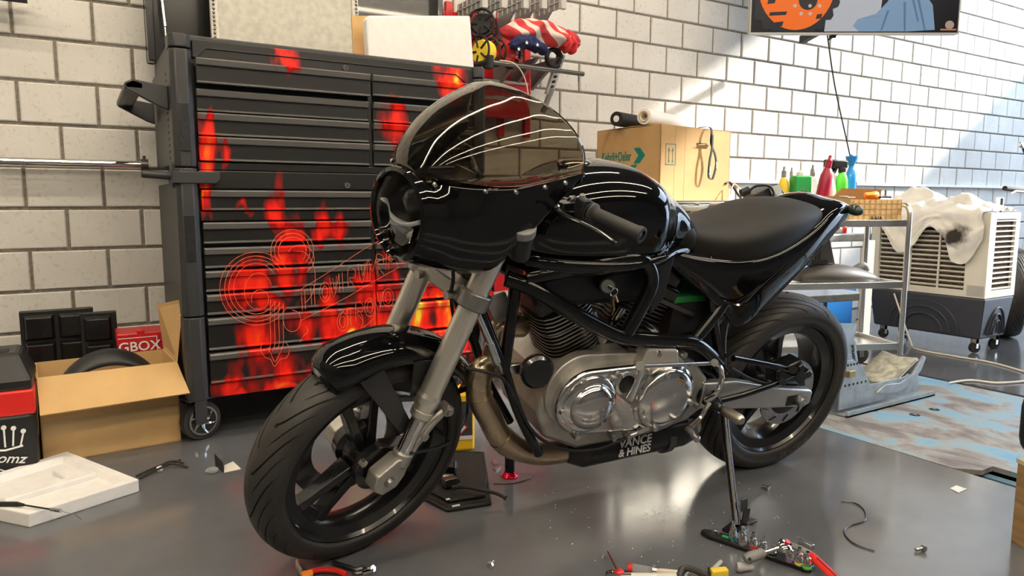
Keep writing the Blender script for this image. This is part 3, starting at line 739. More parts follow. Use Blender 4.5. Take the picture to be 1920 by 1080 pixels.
part('filler_cap', MB().lathe([(.045, 0), (.045, .006), (.036, .012), (.004, .013)], (.90, .0, 1.043), (.06, 0, 1), 28), 'polish', tank)
# airbox / tank base moulding below
ab = [(1.10, .03, .84, .80, .82), (1.05, .105, .85, .79, .82), (.95, .150, .85, .785, .82), (.80, .165, .845, .79, .82), (.68, .150, .85, .80, .83), (.60, .115, .855, .81, .835), (.50, .08, .85, .80, .83)]
part('tank_base', loftx(ab, 4), 'gloss', smooth=60)
part('airbox', MB().box(.62, 1.02, -.10, .10, .69, .80), 'black', smooth=0, bevel=.02)
# ---- seat
ss = [(.60, .060, .900, .845, .875), (.56, .078, .908, .825, .86), (.50, .102, .898, .798, .845), (.42, .124, .898, .797, .845), (.34, .138, .915, .806, .85), (.26, .143, .936, .825, .868), (.18, .138, .949, .850, .888), (.10, .121, .952, .880, .908), (.04, .095, .948, .900, .922), (.015, .06, .935, .915, .925)]
seat = part('seat', loftx(ss, 5, tuck=.97), 'vinyl', smooth=70)
part('seat_nose', loftx([(.645, .045, .895, .85, .87), (.62, .075, .915, .835, .87), (.58, .094, .925, .822, .865), (.545, .100, .912, .812, .86), (.53, .09, .90, .83, .86)], 4), 'vinyl', smooth=70)
# ---- tail and side covers
def tailsec(x, w, zt, zb, zin, k):
    """half section of tail: top flat under the seat, side wall, lower edge"""
    return [V(x, 0, zt), V(x, w*.55, zt+.002), V(x, w*.90, zt-.004), V(x, w, zt-.02*k), V(x, w*1.02, zt*.6+zb*.4), V(x, w*1.0, zt*.3+zb*.7), V(x, w*.955, zb+.012*k), V(x, w*.90, zb), V(x, w*.7, zb+.03*k), V(x, 0, zin)]
ts = [(.645, .085, .842, .815, .83, .3), (.58, .115, .832, .770, .80, .6), (.50, .134, .822, .715, .79, 1), (.42, .142, .815, .655, .79, 1), (.355, .145, .816, .605, .79, 1), (.30, .147, .824, .625, .80, 1), (.24, .147, .842, .685, .81, 1), (.17, .143, .872, .745, .83, 1), (.10, .134, .908, .795, .85, 1), (.04, .120, .945, .835, .87, 1), (-.03, .100, .962, .872, .89, .9), (-.09, .075, .955, .897, .905, .7), (-.14, .045, .938, .912, .918, .4), (-.172, .015, .924, .916, .919, .2)]
rows = [tailsec(*a) for a in ts]
cols = [catmull([r[j] for r in rows], 4) for j in range(10)]
rg = []
for i in range(len(cols[0])):
    h = [cols[j][i] for j in range(10)]; h = catmull(h, 2)
    rg.append(h+[V(p.x, -p.y, p.z) for p in reversed(h[1:-1])])
tail = part('tail_section', MB().loft(rg), 'gloss', smooth=60)
# scoop crease on the side covers
for s in (1, -1):
    part('side_cover_scoop', MB().tube(catmull([(.44, s*.142, .70), (.40, s*.150, .685), (.36, s*.152, .69), (.31, s*.150, .73), (.22, s*.149, .80)], 6), [.003+.011*math.sin(PI*min(1, i/24)) for i in range(25)], 8, flat=.5), 'gloss', tail)
part('tail_lamp', MB().ell((-.165, 0, .917), .012, .03, .012, 12, 8), 'redplastic', tail)
for s in (1, -1):
    st_ = MB().cyl((-.10, s*.05, .885), (-.115, s*.13, .895), .006)
    tp_ = bl(1603, 394, .10); tp_.y *= s; st_ = MB().cyl((-.13, s*.03, .915), tp_, .006)
    o = part('turn_signal', MB().ell(tp_, .018, .028, .017, 16, 10), mat('dark_green_glass', (.03, .05, .045), .15), tail); part('stalk', st_, 'black', o)
part('rear_mudguard', MB().prism([(.10, -.075, .80), (.0, -.075, .86), (-.06, -.075, .87), (.02, -.075, .78), (.18, -.075, .62), (.24, -.075, .62)], (0, .15, 0)), 'black', smooth=0, bevel=.006)
# ---- frame
def bt(pts, r, name='frame_tube', m='frame', k=6, both=True, par=None):
    P = catmull([bl(*p) for p in pts], k)
    part(name, MB().tube(P, r, 14), m, par)
    if both: part(name, mir(MB().tube(P, r, 14)), m, par)
bt([(950, 522, .085), (1000, 542, .11), (1080, 590, .135), (1150, 626, .145), (1185, 634, .145), (1240, 638, .145), (1298, 642, .14), (1330, 662, .13), (1352, 690, .12)], .021)
bt([(985, 522, .10), (1060, 507, .12), (1130, 492, .135), (1185, 484, .14), (1214, 497, .14), (1222, 530, .14), (1205, 570, .142), (1172, 628, .144)], .020)
bt([(967, 528, .085), (958, 600, .09), (945, 692, .095)], .0155)
bt([(902, 588, .085), (922, 640, .09), (945, 692, .095)], .0155)
bt([(1300, 640, .13), (1345, 585, .125), (1372, 540, .12)], .018)
bt([(1365, 560, .11), (1350, 630, .115), (1352, 700, .12)], .020)
bt([(1325, 480, .11), (1330, 540, .115), (1352, 690, .12)], .014)
bt([(945, 692, .095), (975, 780, .10), (1010, 850, .09)], .014)
part('frame_bracket', MB().prism([bl(1228, 488, .12), bl(1262, 478, .12), bl(1240, 560, .13), bl(1215, 590, .13)], (0, .008, 0)), 'satin', bevel=.002)
part('head_tube', MB().cyl((1.155, 0, .74), (1.075, 0, .95), .034, n=20), 'satin')
part('frame_spine', MB().tube([(1.09, 0, .88), (.9, 0, .80), (.6, 0, .78)], .035, 14), 'satin')
# ---- engine
def pz(poly, y0, y1): return MB().prism([(x, y0, z) for x, z in poly], (0, y1-y0, 0))
case = [(.99, .41), (.965, .50), (.90, .545), (.84, .555), (.80, .515), (.74, .515), (.70, .545), (.60, .535), (.47, .50), (.41, .44), (.40, .34), (.46, .30), (.60, .278), (.85, .275), (.96, .33)]
eng = part('crankcase', pz(case, -.13, .125), 'cast', smooth=30, bevel=.012)
rib = MB()
for a, b in (((.97, .44), (.80, .50)), ((.96, .475), (.86, .52)), ((.95, .40), (.82, .47))): rib.tube([(a[0], .127, a[1]), (b[0], .127, b[1])], .005, 6)
each('case_rib', rib, 'cast', eng)
cA = bl(1113, 765, .19); cB = bl(1252, 752, .19)
def hullpts(c0, r0, c1, r1, n=20):
    out = []
    d = (c1-c0); L_ = math.hypot(d.x, d.z); th = math.atan2(d.z, d.x); al = math.acos((r0-r1)/L_)
    for i in range(n+1): a = th+al+(2*PI-2*al)*i/n; out.append((c0.x+r0*math.cos(a), c0.z+r0*math.sin(a)))
    for i in range(n+1): a = th-al+2*al*i/n; out.append((c1.x+r1*math.cos(a), c1.z+r1*math.sin(a)))
    return out
pc = part('primary_cover', pz(hullpts(cA, .096, cB, .108), .12, .168), 'polish', smooth=30, bevel=.014, seg=4)
part('primary_flange', pz(hullpts(cA+V(.008, 0, .020), .108, cB+V(0, 0, .016), .110), .10, .135), 'cast', pc, smooth=30, bevel=.004)
top = [bl(1200, 690, .17), bl(1218, 655, .17), bl(1273, 656, .17), bl(1275, 690, .17), bl(1268, 720, .17)]
part('top_plate', MB().prism(top, (0, -.05, 0)), 'alu', pc, smooth=0, bevel=.006)
part('alternator_cover', MB().lathe([(.082, 0), (.082, .008), (.076, .014), (.066, .016), (.064, .022), (.052, .035), (.03, .042), (.003, .044)], V(cA.x, .166, cA.z), (0, 1, 0), 48), 'polish', pc)
part('derby_cover', MB().lathe([(.104, 0), (.103, .012), (.096, .018), (.0945, .015), (.092, .021), (.086, .027), (.06, .032), (.003, .034)], V(cB.x, .164, cB.z), (0, 1, 0), 56), 'polish', pc)
bo = MB()
for a in (75, 190, 290, 330): bo.cyl(V(cB.x+.086*math.cos(math.radians(a)), .190, cB.z+.086*math.sin(math.radians(a))), V(cB.x+.086*math.cos(math.radians(a)), .198, cB.z+.086*math.sin(math.radians(a))), .0095, .008, 12)
for u, v in ((1047, 766), (1145, 705), (1087, 709), (1142, 814), (1208, 690), (1073, 812), (1298, 755), (1226, 657), (1273, 659), (1170, 812)):
    p = bl(u, v, .15); bo.cyl(p, p+V(0, .028, 0), .0085, n=12)
each('cover_bolt', bo, 'steel', pc)
part('inspection_window', MB().lathe([(.034, 0), (.034, .006), (.026, .008), (.025, 0)], bl(1172, 718, .168), (0, 1, 0), 28, loop=True), 'polish', pc)
part('window_glass', MB().lathe([(.026, 0), (.004, .001)], bl(1172, 718, .169), (0, 1, 0), 24), 'ink', pc)
# cylinders with individual fins
cr = V(.77, 0, .36)
for nm, a, m in (('front_cylinder', 24, 'cast'), ('rear_cylinder', -22, 'cast')):
    d = V(math.sin(math.radians(a)), 0, math.cos(math.radians(a))); e = V(d.z, 0, -d.x); w_ = V(0, 1, 0)
    cyl_ = part(nm, MB().cyl(cr+d*.15, cr+d*.36, .056, n=28), m)
    mfin = mat('fin_metal_'+nm, (.34, .32, .29) if a > 0 else (.15, .145, .14), .4, 1)
    for i in range(15):
        s_ = .182+.0118*i; r = .078+(.006 if i > 9 else 0)
        pts = []
        for q in range(32):
            t = 2*PI*q/32; c_, s2 = math.cos(t), math.sin(t); k = (abs(c_)**4+abs(s2)**4)**-.25
            pts.append(cr+d*s_+e*(r*k*c_)+w_*((r+.008)*k*s2))
        part('cooling_fin', MB().prism(pts, d*.0042), mfin, cyl_, smooth=30)
    hd = MB().obox(cr+d*.385, (.082, .088, .022), e, w_).obox(cr+d*.43, (.075, .075, .028), e, w_)
    part('rocker_cover', hd, 'satin' if a < 0 else mat('dark_head', (.06, .058, .055), .5, .6), cyl_, bevel=.010)
    rods = MB()
    for o_ in (-.022, .022): rods.cyl(cr+d*.14+e*((.06 if a < 0 else -.06)+o_)+w_*.06, cr+d*.30+e*((.05 if a < 0 else -.05)+o_)+w_*.07, .011, n=12)
    each('pushrod_tube', rods, 'chrome' if a < 0 else 'cast', cyl_)
# lifter block between the cylinders, horn, small fittings
part('lifter_block', MB().obox((.775, .10, .535), (.045, .03, .03), (1, 0, 0), (0, 1, 0)), 'cast', bevel=.006)
hn = part('horn', MB().lathe([(.042, 0), (.046, .006), (.046, .022), (.038, .030), (.01, .032)], bl(1003, 692, .09), (.15, 1, .05), 28), 'satin')
part('horn_bracket', MB().obox(bl(972, 690, .07), (.05, .008, .015), (1, 0, 0), (0, 1, 0)), 'steel', hn, bevel=.003)
part('engine_mount', MB().prism([bl(905, 560, .05), bl(945, 545, .05), bl(960, 590, .05), bl(925, 605, .05)], (0, .012, 0)), 'cast', bevel=.003)
part('tie_rod', MB().cyl(bl(893, 583, .10), bl(922, 650, .105), .008).cyl(bl(918, 642, .105), bl(932, 680, .105), .011).cyl(bl(932, 680, .105), bl(944, 700, .10), .006), 'steel')
# ---- exhaust
P = catmull([(.985, -.02, .60), (1.06, .0, .605), bl(925, 676, .02), bl(900, 700, .03), bl(899, 742, .035), bl(918, 782, .04), bl(938, 818, .045), bl(970, 841, .045), bl(1020, 850, .045), bl(1075, 842, .045)], 6)
ex = part('exhaust_pipe', MB().tube(P, .034, 24), 'pipe')
part('pipe_joint', MB().tube([P[36].lerp(P[38], 0), P[38], P[41]], .0365, 24), 'pipe', ex)
part('heat_weld', MB().tube([P[24], P[24].lerp(P[25], .25)], .0365, 24), 'pipe', ex)
p0 = bl(1070, 842, .05); p1 = bl(1280, 800, .05); dm = (p1-p0).normalized()
muf = part('muffler', MB().cyl(p0-dm*.02, p0+dm*.03, .036, .058, 28).cyl(p0+dm*.03, p1-dm*.02, .058, n=28).cyl(p1-dm*.02, p1+dm*.02, .058, .048, 28), mat('black_muffler', (.012, .012, .012), .3), smooth=30)
part('muffler_tip', MB().cyl(p1, p1+dm*.05, .03, .03, 20), 'steel', muf)
part('muffler_clamp', MB().cyl(bl(1240, 812, .05)-dm*.012, bl(1240, 812, .05)+dm*.012, .0605, n=28), 'dsteel', muf)
o1 = bl(1160, 843, .112); upm = V(0, -.25, 1).normalized()
o_ = lettering('muffler_lettering', 'VANCE', K['wink'], muf, o1+V(0, .0, .004), dm, upm, .036, .001, .018, .15); lettering('muffler_lettering', '& HINES', K['wink'], muf, o1+V(0, .004, -.024), dm, upm, .032, .001, .018, .15)
# ---- rear wheel and swingarm
rw = part('rear_wheel', rim(.240, .070, RA), 'satin', smooth=35)
part('tyre', tyre(.318, .086, .236, .072, RA, 16, .75, 840), 'rubber', rw, smooth=32)
for i in range(3): part('spoke', spoke(RA, math.radians(75+120*i), .02, .04, .026), 'satin', rw, smooth=25, bevel=.004)
part('hub', MB().lathe([(.015, -.09), (.06, -.085), (.06, -.05), (.045, -.03), (.045, .03), (.06, .05), (.06, .075), (.02, .08)], RA, (0, 1, 0), 32), 'satin', rw)
tm = textmesh('Continental', .030, .0012, .01); pt_ = bl(1462, 840, .086); a_ = math.atan2(pt_.z-.318, pt_.x); rr_ = .272
tm.xf(lambda p: V((rr_-p.y)*math.cos(a_-p.x/rr_), .0862+p.z, .318+(rr_-p.y)*math.sin(a_-p.x/rr_)))
part('tyre_lettering', tm, mat('worn_rubber', (.055, .05, .045), .7), rw, smooth=0)
dk = part('brake_disc', MB().lathe([(.075, .086), (.118, .086), (.118, .091), (.075, .091)], RA, (0, 1, 0), 64, loop=True), 'steel', rw)
sl = MB()
for i in range(10):
    a = 2*PI*i/10; P_ = [V((.09+.02*q)*math.cos(a+.22*q), .0915, .318+(.09+.02*q)*math.sin(a+.22*q)) for q in (0, .5, 1)]; sl.tube(P_, .0032, 6, flat=.3)
part('disc_slot', sl, 'ink', dk)['kind'] = 'stuff'
part('disc_carrier', MB().lathe([(.03, .08), (.078, .084), (.078, .092), (.03, .095)], RA, (0, 1, 0), 32), 'satin', rw)
swa = [(.43, .43), (.30, .42), (.12, .375), (.0, .352), (-.05, .345), (-.062, .335), (-.062, .295), (-.04, .285), (.02, .290), (.15, .305), (.30, .325), (.43, .345)]
sw = part('swingarm', pz(swa, .105, .138), mat('swingarm_aluminium', (.60, .59, .57), .4, .9), smooth=30, bevel=.005)
part('swingarm_beam', pz(swa, -.138, -.105), 'alu', sw, smooth=30, bevel=.005)
part('swingarm_cross', MB().cyl((.40, -.13, .385), (.40, .13, .385), .04), 'satin', sw)
ax_ = part('rear_axle', MB().cyl((0, -.15, .318), (0, .142, .318), .013).cyl((0, .14, .318), (0, .158, .318), .021, .020, 6).cyl((0, .158, .318), (0, .163, .318), .013), 'steel', sw)
part('axle_slot', pz([(.055, .300), (-.01, .300), (-.01, .336), (.055, .336)], .1375, .1395), 'ink', sw, smooth=0)
part('rear_caliper', MB().obox((.055, .095, .415), (.055, .03, .026), (.96, 0, -.28), (0, 1, 0)).cyl((.02, .10, .43), (.02, .14, .43), .017).cyl((-.02, .10, .405), (-.02, .14, .405), .015), 'satin', bevel=.006)
# passenger-peg hanger and brake stay
bt([(1375, 672, .15), (1430, 682, .155), (1490, 694, .15)], .0095, 'brake_stay', both=False)
bt([(1345, 752, .16), (1400, 738, .165), (1465, 716, .16)], .0095, 'peg_hanger', both=False)
bt([(1345, 752, .16), (1337, 738, .16)], .013, 'peg_hanger', both=False)
bt([(1370, 690, .15), (1410, 712, .15), (1440, 720, .15)], .006, 'brake_line', 'black', both=False)
each('stay_joint', MB().cyl(bl(1487, 693, .13), bl(1487, 693, .175), .014, n=14).cyl(bl(1468, 716, .14), bl(1468, 716, .18), .012, n=14).cyl(bl(1503, 705, .12), bl(1503, 705, .16), .016, n=14), 'satin')
# ---- foot controls
part('rearset_plate', MB().tube(catmull([bl(1340, 680, .19), bl(1351, 690, .19), bl(1353, 715, .19), bl(1342, 740, .19), bl(1322, 752, .185)], 6), .0085, 8, flat=.8), 'chrome')
sr = part('shift_rod', MB().cyl(bl(1208, 686, .225), bl(1338, 681, .20), .006, n=10).cyl(bl(1200, 686, .218), bl(1200, 686, .24), .012, n=14).cyl(bl(1340, 680, .185), bl(1340, 680, .215), .011, n=14), 'steel')
part('shift_arm', MB().tube([bl(1203, 690, .22), bl(1193, 720, .22), bl(1180, 748, .215)], [.009, .008, .012], 10).cyl(bl(1190, 756, .165), bl(1190, 756, .225), .012, n=12), 'chrome', sr)
tl = part('shift_lever', MB().tube(catmull([bl(1330, 755, .19), bl(1312, 785, .20), bl(1293, 803, .21)], 4), .007, 8), 'chrome')
part('toe_peg', MB().lathe([(.008, 0), (.011, .004), (.011, .05), (.006, .055)], bl(1288, 803, .20), bl(1306, 822, .245)-bl(1288, 803, .20), 14), 'steel', tl)
pg = part('foot_peg', MB().lathe([(.012, 0), (.013, .01), (.016, .03), (.016, .085), (.010, .095)], bl(1350, 764, .19), bl(1392, 790, .285)-bl(1350, 764, .19), 16), mat('peg_metal', (.60, .55, .45), .35, 1))
part('peg_joint', MB().cyl(bl(1322, 748, .15), bl(1352, 766, .20), .017, n=14), 'satin', pg)
# ---- side stand
ft = w2b(onz(1381, 985, .01)); tp = bl(1357, 775, .14)
ssd = part('side_stand', MB().tube([tp, tp.lerp(ft, .5), ft], [.013, .011, .010], 12), 'satin')
gz = w2b(onz(1381, 985, 0)+V(0, 0, 1))-w2b(onz(1381, 985, 0)); gx = w2b(onz(1381, 985, 0)+V(1, 0, 0))-w2b(onz(1381, 985, 0)); gy = gz.cross(gx)
part('stand_foot', MB().obox(ft-gz*.005, (.045, .022, .004), gx+gy*.3, gy-gx*.3), 'satin', ssd)
tg = ft+gz*.055+gx*.028
part('stand_tang', MB().obox(tg, (.012, .003, .018), gx, gy).obox(tg-gz*.035+gx*.01, (.012, .003, .022), gx*.9-gz*.2, gy).obox(tg-gz*.056+gx*.026, (.02, .012, .003), gx, gy), 'dsteel', ssd, bevel=.001)
# ---- battery, ignition key, reservoir, hoses
bat = part('battery', MB().box(.42, .56, -.05, .085, .575, .672), 'black', smooth=0, bevel=.004)
part('battery_top', MB().box(.418, .562, -.052, .087, .672, .692), mat('shaded_battery_green', (.01, .16, .035), .4), bat, smooth=0, bevel=.003)  # green darkened: the shade over the battery is put into its colour
part('battery_strap', MB().obox(bl(1265, 575, .095), (.085, .002, .006), bl(1318, 597, .095)-bl(1215, 552, .095), (0, 1, 0)), 'dsteel', bat)
part('battery_terminal', MB().cyl((.45, .06, .692), (.45, .06, .71), .007), 'steel', bat)
rv = part('brake_reservoir', MB().cyl(bl(1347, 612, .10), bl(1347, 590, .10), .026, .028, 18), 'clearp'); part('reservoir_lid', MB().cyl(bl(1347, 590, .10), bl(1346, 578, .10), .030, n=18), 'black', rv)
ig = part('ignition_switch', MB().cyl(bl(1140, 537, .09), bl(1140, 537, .15), .022, n=20), 'satin')
part('lock_face', MB().cyl(bl(1140, 537, .15), bl(1140, 537, .156), .017, n=20), 'chrome', ig)
part('ignition_key', MB().box(-.001, .001, 0, .02, -.004, .004).xf(lambda p: p+bl(1140, 537, .156)), 'steel', ig)
rg_ = bl(1151, 548, .172); part('key_ring', MB().tube([rg_+V(.011*math.cos(t*PI/6), .0, .011*math.sin(t*PI/6)) for t in range(12)], .0012, 6, loop=True), 'steel', ig)
part('spare_key', MB().tube([bl(1150, 555, .172), bl(1148, 566, .172), bl(1150, 578, .172), bl(1147, 592, .172)], [.004, .009, .007, .003], 8, flat=.3).cyl(bl(1153, 553, .17), bl(1158, 566, .17), .003), 'brass', ig)
part('brake_hose', MB().tube(catmull([fl(845, 470, .05), fl(850, 520, .06), fl(846, 560, .06), fl(858, 640, .02), fl(874, 720, -.02), fl(874, 780, -.02), fl(840, 830, .06), fl(770, 850, .12)], 6), .0045, 8), 'black', front=True)
bt([(872, 690, .11), (935, 705, .115), (962, 740, .12), (1000, 810, .12), (1055, 842, .13), (1120, 842, .14), (1180, 818, .16), (1195, 808, .17)], .0045, 'clutch_hose', 'black', both=False)
part('hose_end', MB().cyl(bl(1180, 818, .17), bl(1222, 800, .18), .007).cyl(bl(1195, 811, .175), bl(1215, 803, .18), .010, n=6), 'steel')
bt([(1232, 400, .10), (1240, 430, .12), (1225, 455, .13), (1240, 500, .12)], .006, 'wiring', 'black', both=False)
dk_ = MB(); 
for i, (a, b, c, d) in enumerate((((1000, 520), (1040, 545), (1100, 530), .02), ((1080, 505), (1110, 520), (1130, 515), .05), ((1240, 620), (1290, 610), (1330, 640), .05), ((1330, 650), (1340, 700), (1320, 730), .09), ((1300, 690), (1330, 700), (1350, 740), .1), ((1310, 520), (1330, 560), (1320, 600), .08))):
    dk_.tube(catmull([bl(*a, d), bl(*b, d), bl(*c, d)], 5), .008, 8)
each('hose', dk_, 'black')
part('rear_inner_guard', MB().prism([(.46, -.07, .36), (.36, -.07, .34), (.345, -.07, .50), (.30, -.07, .62), (.40, -.07, .66), (.47, -.07, .5)], (0, .15, 0)), 'black', smooth=0, bevel=.01)
part('belt_pulley', MB().cyl((.44, .09, .385), (.44, .12, .385), .06, n=24), 'satin')
# ================================================================ right side of the shop
def wpart(name, mb, m, root, **k):
    """mesh given in world coordinates, stored relative to the thing it belongs to (root may be a part of a part)"""
    r = root
    while r.parent: r = r.parent
    loc = r.location.copy(); a = r.rotation_euler.z; c, s = math.cos(-a), math.sin(-a)
    mb.xf(lambda p: V(c*(p.x-loc.x)-s*(p.y-loc.y), s*(p.x-loc.x)+c*(p.y-loc.y), p.z-loc.z))
    return obj(name, mb, K[m] if isinstance(m, str) else m, root, **k)
def lpart(name, mb, m, root, **k): return obj(name, mb, K[m] if isinstance(m, str) else m, root, **k)
def solo(name, mb, m, label, cat, loc, rotz=0, group=None, **k):
    o = obj(name, mb, K[m] if isinstance(m, str) else m, None, **k); o.location = loc; o.rotation_euler = (0, 0, rotz); return tag(o, label, cat, group)

# ---- lift plate sunk in the floor
def plate_mat():
    m = mat('worn_blue_paint', (.2, .38, .52), .5); nt = m.node_tree; b = nt.nodes['Principled BSDF']
    tc = nt.nodes.new('ShaderNodeTexCoord'); mp = nt.nodes.new('ShaderNodeMapping'); mp.inputs['Scale'].default_value = (1.6, 1, 1); nt.links.new(tc.outputs['Object'], mp.inputs[0])
    n = nt.nodes.new('ShaderNodeTexNoise'); n.inputs['Scale'].default_value = 3.2; n.inputs['Detail'].default_value = 7; n.inputs['Roughness'].default_value = .62; n.inputs['Distortion'].default_value = .4; nt.links.new(mp.outputs[0], n.inputs[0])
    cr = nt.nodes.new('ShaderNodeValToRGB'); e = cr.color_ramp.elements
    e[0].position = .38; e[0].color = (.13, .115, .11, 1); e[1].position = .66; e[1].color = (.13, .33, .56, 1)
    for p, c in ((.45, (.24, .21, .195)), (.50, (.30, .30, .29)), (.54, (.22, .36, .45))): q = e.new(p); q.color = (*c, 1)
    nt.links.new(n.outputs[0], cr.inputs[0]); nt.links.new(cr.outputs[0], b.inputs['Base Color']); return m
lift = thing('lift_plate', 'worn blue painted steel lift plate let into the floor beside the rear wheel', 'floor plate', (PX0, 1.2, 0))
wpart('plate', MB().prism([(PX0+.012, 1.235, -.02), (PX0+.012, PY1-.01, -.02), (PX1-.03, PY1-.01, -.02), (PX1-.03, PY0+.02, -.02), (PX0+.15, PY0+.02, -.02), (PX0+.15, 1.17, -.02), (PX0+.075, 1.17, -.02)], (0, 0, .018)), plate_mat(), lift, smooth=0)
wpart('plate_frame', MB().box(PX0+.10, PX0+.14, PY0+.03, 1.18, -.30, -.03), mat('blue_frame', (.10, .2, .28), .6), lift, smooth=0)
for i, (u, v) in enumerate(((1635, 768), (1715, 777), (1752, 767))):
    p = onz(u, v); wpart('cover_hole', MB().cyl((p.x, p.y, -.004), (p.x, p.y, -.0012), .022, n=18), 'ink', lift); wpart('hole_bolt', MB().cyl((p.x, p.y, -.004), (p.x, p.y, .001), .008, n=8), 'steel', lift)
struct('trim_1', MB().box(PX0-.02, PX1+.02, PY0-.02, PY1+.02, -.6, -.55).box(PX0-.02, PX0, PY0, PY1, -.55, -.08).box(PX1, PX1+.02, PY0, PY1, -.55, -.08).box(PX0, PX1, PY0-.02, PY0, -.55, -.08).box(PX0, PX1, PY1, PY1+.02, -.55, -.08), K['black'], smooth=0)

# ---- wheel chock stand
ck = thing('wheel_chock', 'galvanised steel wheel chock stand with slotted sides behind the rear wheel', 'wheel chock', (2.80, 1.86, 0), 0)
for y in (1.82, 2.02):
    sd_ = [(2.775, .02), (3.40, .02), (3.385, .105), (3.0, .105), (2.93, .20), (2.86, .235), (2.775, .235)]
    s1 = wpart('side_plate', MB().prism([(x, y, z) for x, z in sd_], (0, .005, 0)), 'galv', ck, smooth=0, bevel=.001)
    hl_ = MB()
    for i in range(6): hl_.cyl((2.80+i*.022, y-.001, .215), (2.80+i*.022, y+.007, .215), .006, n=10); hl_.cyl((2.81+i*.03, y-.001, .125), (2.81+i*.03, y+.007, .125), .006, n=10)
    wpart('adjusting_holes', hl_, 'ink', s1)
wpart('base_angle', MB().box(2.77, 3.46, 1.775, 2.075, 0, .006).box(2.77, 3.46, 1.775, 1.785, 0, .022), 'galv', ck, smooth=0)
wpart('lock_pin', MB().box(2.80, 2.845, 1.795, 1.822, .165, .195), 'brass', ck, smooth=0, bevel=.003)
up_ = wpart('upright', MB().box(2.735, 2.74, 1.842, 2.0, .02, .40), 'galv', ck, smooth=0)
wpart('upright_front', MB().prism([ony(u, v, 1.836) for u, v in ((1572, 606), (1607, 607), (1601, 638), (1604, 641), (1614, 716), (1590, 716), (1572, 640))], (0, .005, 0)), 'galv', up_, smooth=0)
tw = textmesh('STEADYSTAND', .022, .0008, .012); q0 = ony(1596.5, 648, 1.8345); q1 = ony(1604, 706, 1.8345); dq = (q1-q0); dn = dq.normalized()
lettering('chock_lettering', 'STEADYSTAND', K['ink'], ck, q0-ck.location, dn, V(-dn.z, 0, dn.x), .022, .0008, .012, 0, 'LEFT', dq.length/max(p.x for p in tw.v))
cp = [ony(u, v, 1.83) for u, v in ((1607, 712), (1622, 724), (1641, 737), (1656, 734), (1672, 722), (1690, 706), (1706, 690), (1722, 674))]
cr_ = [[p, V(p.x+.01, 1.93, p.z-.012), V(p.x+.02, 2.02, p.z+.002)] for p in catmull(cp, 3)]
cradle = wpart('cradle', MB().loft(cr_, False, False), 'galv', ck, smooth=60, solid=.004)
cr2 = [[V(p.x-.004, 1.832, p.z+.006), V(p.x+.006, 1.93, p.z-.006), V(p.x+.016, 2.018, p.z+.008)] for p in catmull(cp[4:], 3)]
wpart('cradle_pad', MB().loft(cr2, False, False), mat('worn_pad', (.50, .49, .40), .7, noise=.5, nscale=30), cradle, smooth=60, solid=.005)
wpart('cradle_arm', MB().prism([ony(u, v, 1.808) for u, v in ((1645, 737), (1660, 722), (1690, 718), (1712, 702), (1733, 667), (1737, 670), (1728, 694), (1706, 722), (1680, 737))], (0, .012, 0)), 'galv', ck, smooth=30, bevel=.002)

# ---- stainless trolley
TA = math.atan2(-.383, .925)
tr_ = thing('steel_trolley', 'stainless steel three tier trolley with tubular end handle behind the seat', 'trolley', (3.65, 2.075, 0), TA)
LW, DW = .92, .33      # goes left (negative x) and back (positive y)
for z, h in ((.795, .035), (.475, .035), (.15, .035)):
    sh = lpart('shelf', MB().box(-LW, 0, 0, DW, z, z+.012), 'stain', tr_, smooth=0)
    for q in pieces(MB().box(-LW, 0, -.004, .012, z, z+h).box(-LW, 0, DW-.012, DW+.004, z, z+h)): lpart('shelf_rim', q, 'stain', sh, smooth=0, bevel=.003)
    for q in pieces(MB().box(-.012, .004, .013, DW-.013, z, z+h).box(-LW-.004, -LW+.012, .013, DW-.013, z, z+h)): lpart('shelf_end', q, 'stain', sh, smooth=0, bevel=.003)
for x in (.012, -LW-.012):
    lpart('end_frame', MB().tube([(x, .0, .12), (x, .0, .80)]+[(x, .045-.045*math.cos(a), .86+.045*math.sin(a)) for a in (0, .4, .8, 1.2, PI/2)]+[(x, DW-.045+.045*math.sin(a), .86+.045*math.cos(a)) for a in (0, .4, .8, 1.2, PI/2)]+[(x, DW, .80), (x, DW, .12)], .0135, 12), 'stain', tr_)
for x in (.012, -LW-.012):
    for y in (0, DW):
        w = lpart('caster', MB().lathe([(.035, -.012), (.05, -.011), (.052, 0), (.05, .011), (.035, .012)], (x, y, .052), (0, 1, 0), 20), 'rubber', tr_)
        lpart('caster_fork', MB().box(x-.014, x+.014, y-.02, y-.016, .04, .12).box(x-.014, x+.014, y+.016, y+.02, .04, .12).box(x-.02, x+.02, y-.02, y+.02, .112, .122), 'steel', w, smooth=0)
def on_tr(x, y, z): c, s = math.cos(TA), math.sin(TA); return V(3.65+c*x-s*y, 2.075+s*x+c*y, z)
TZ = .808
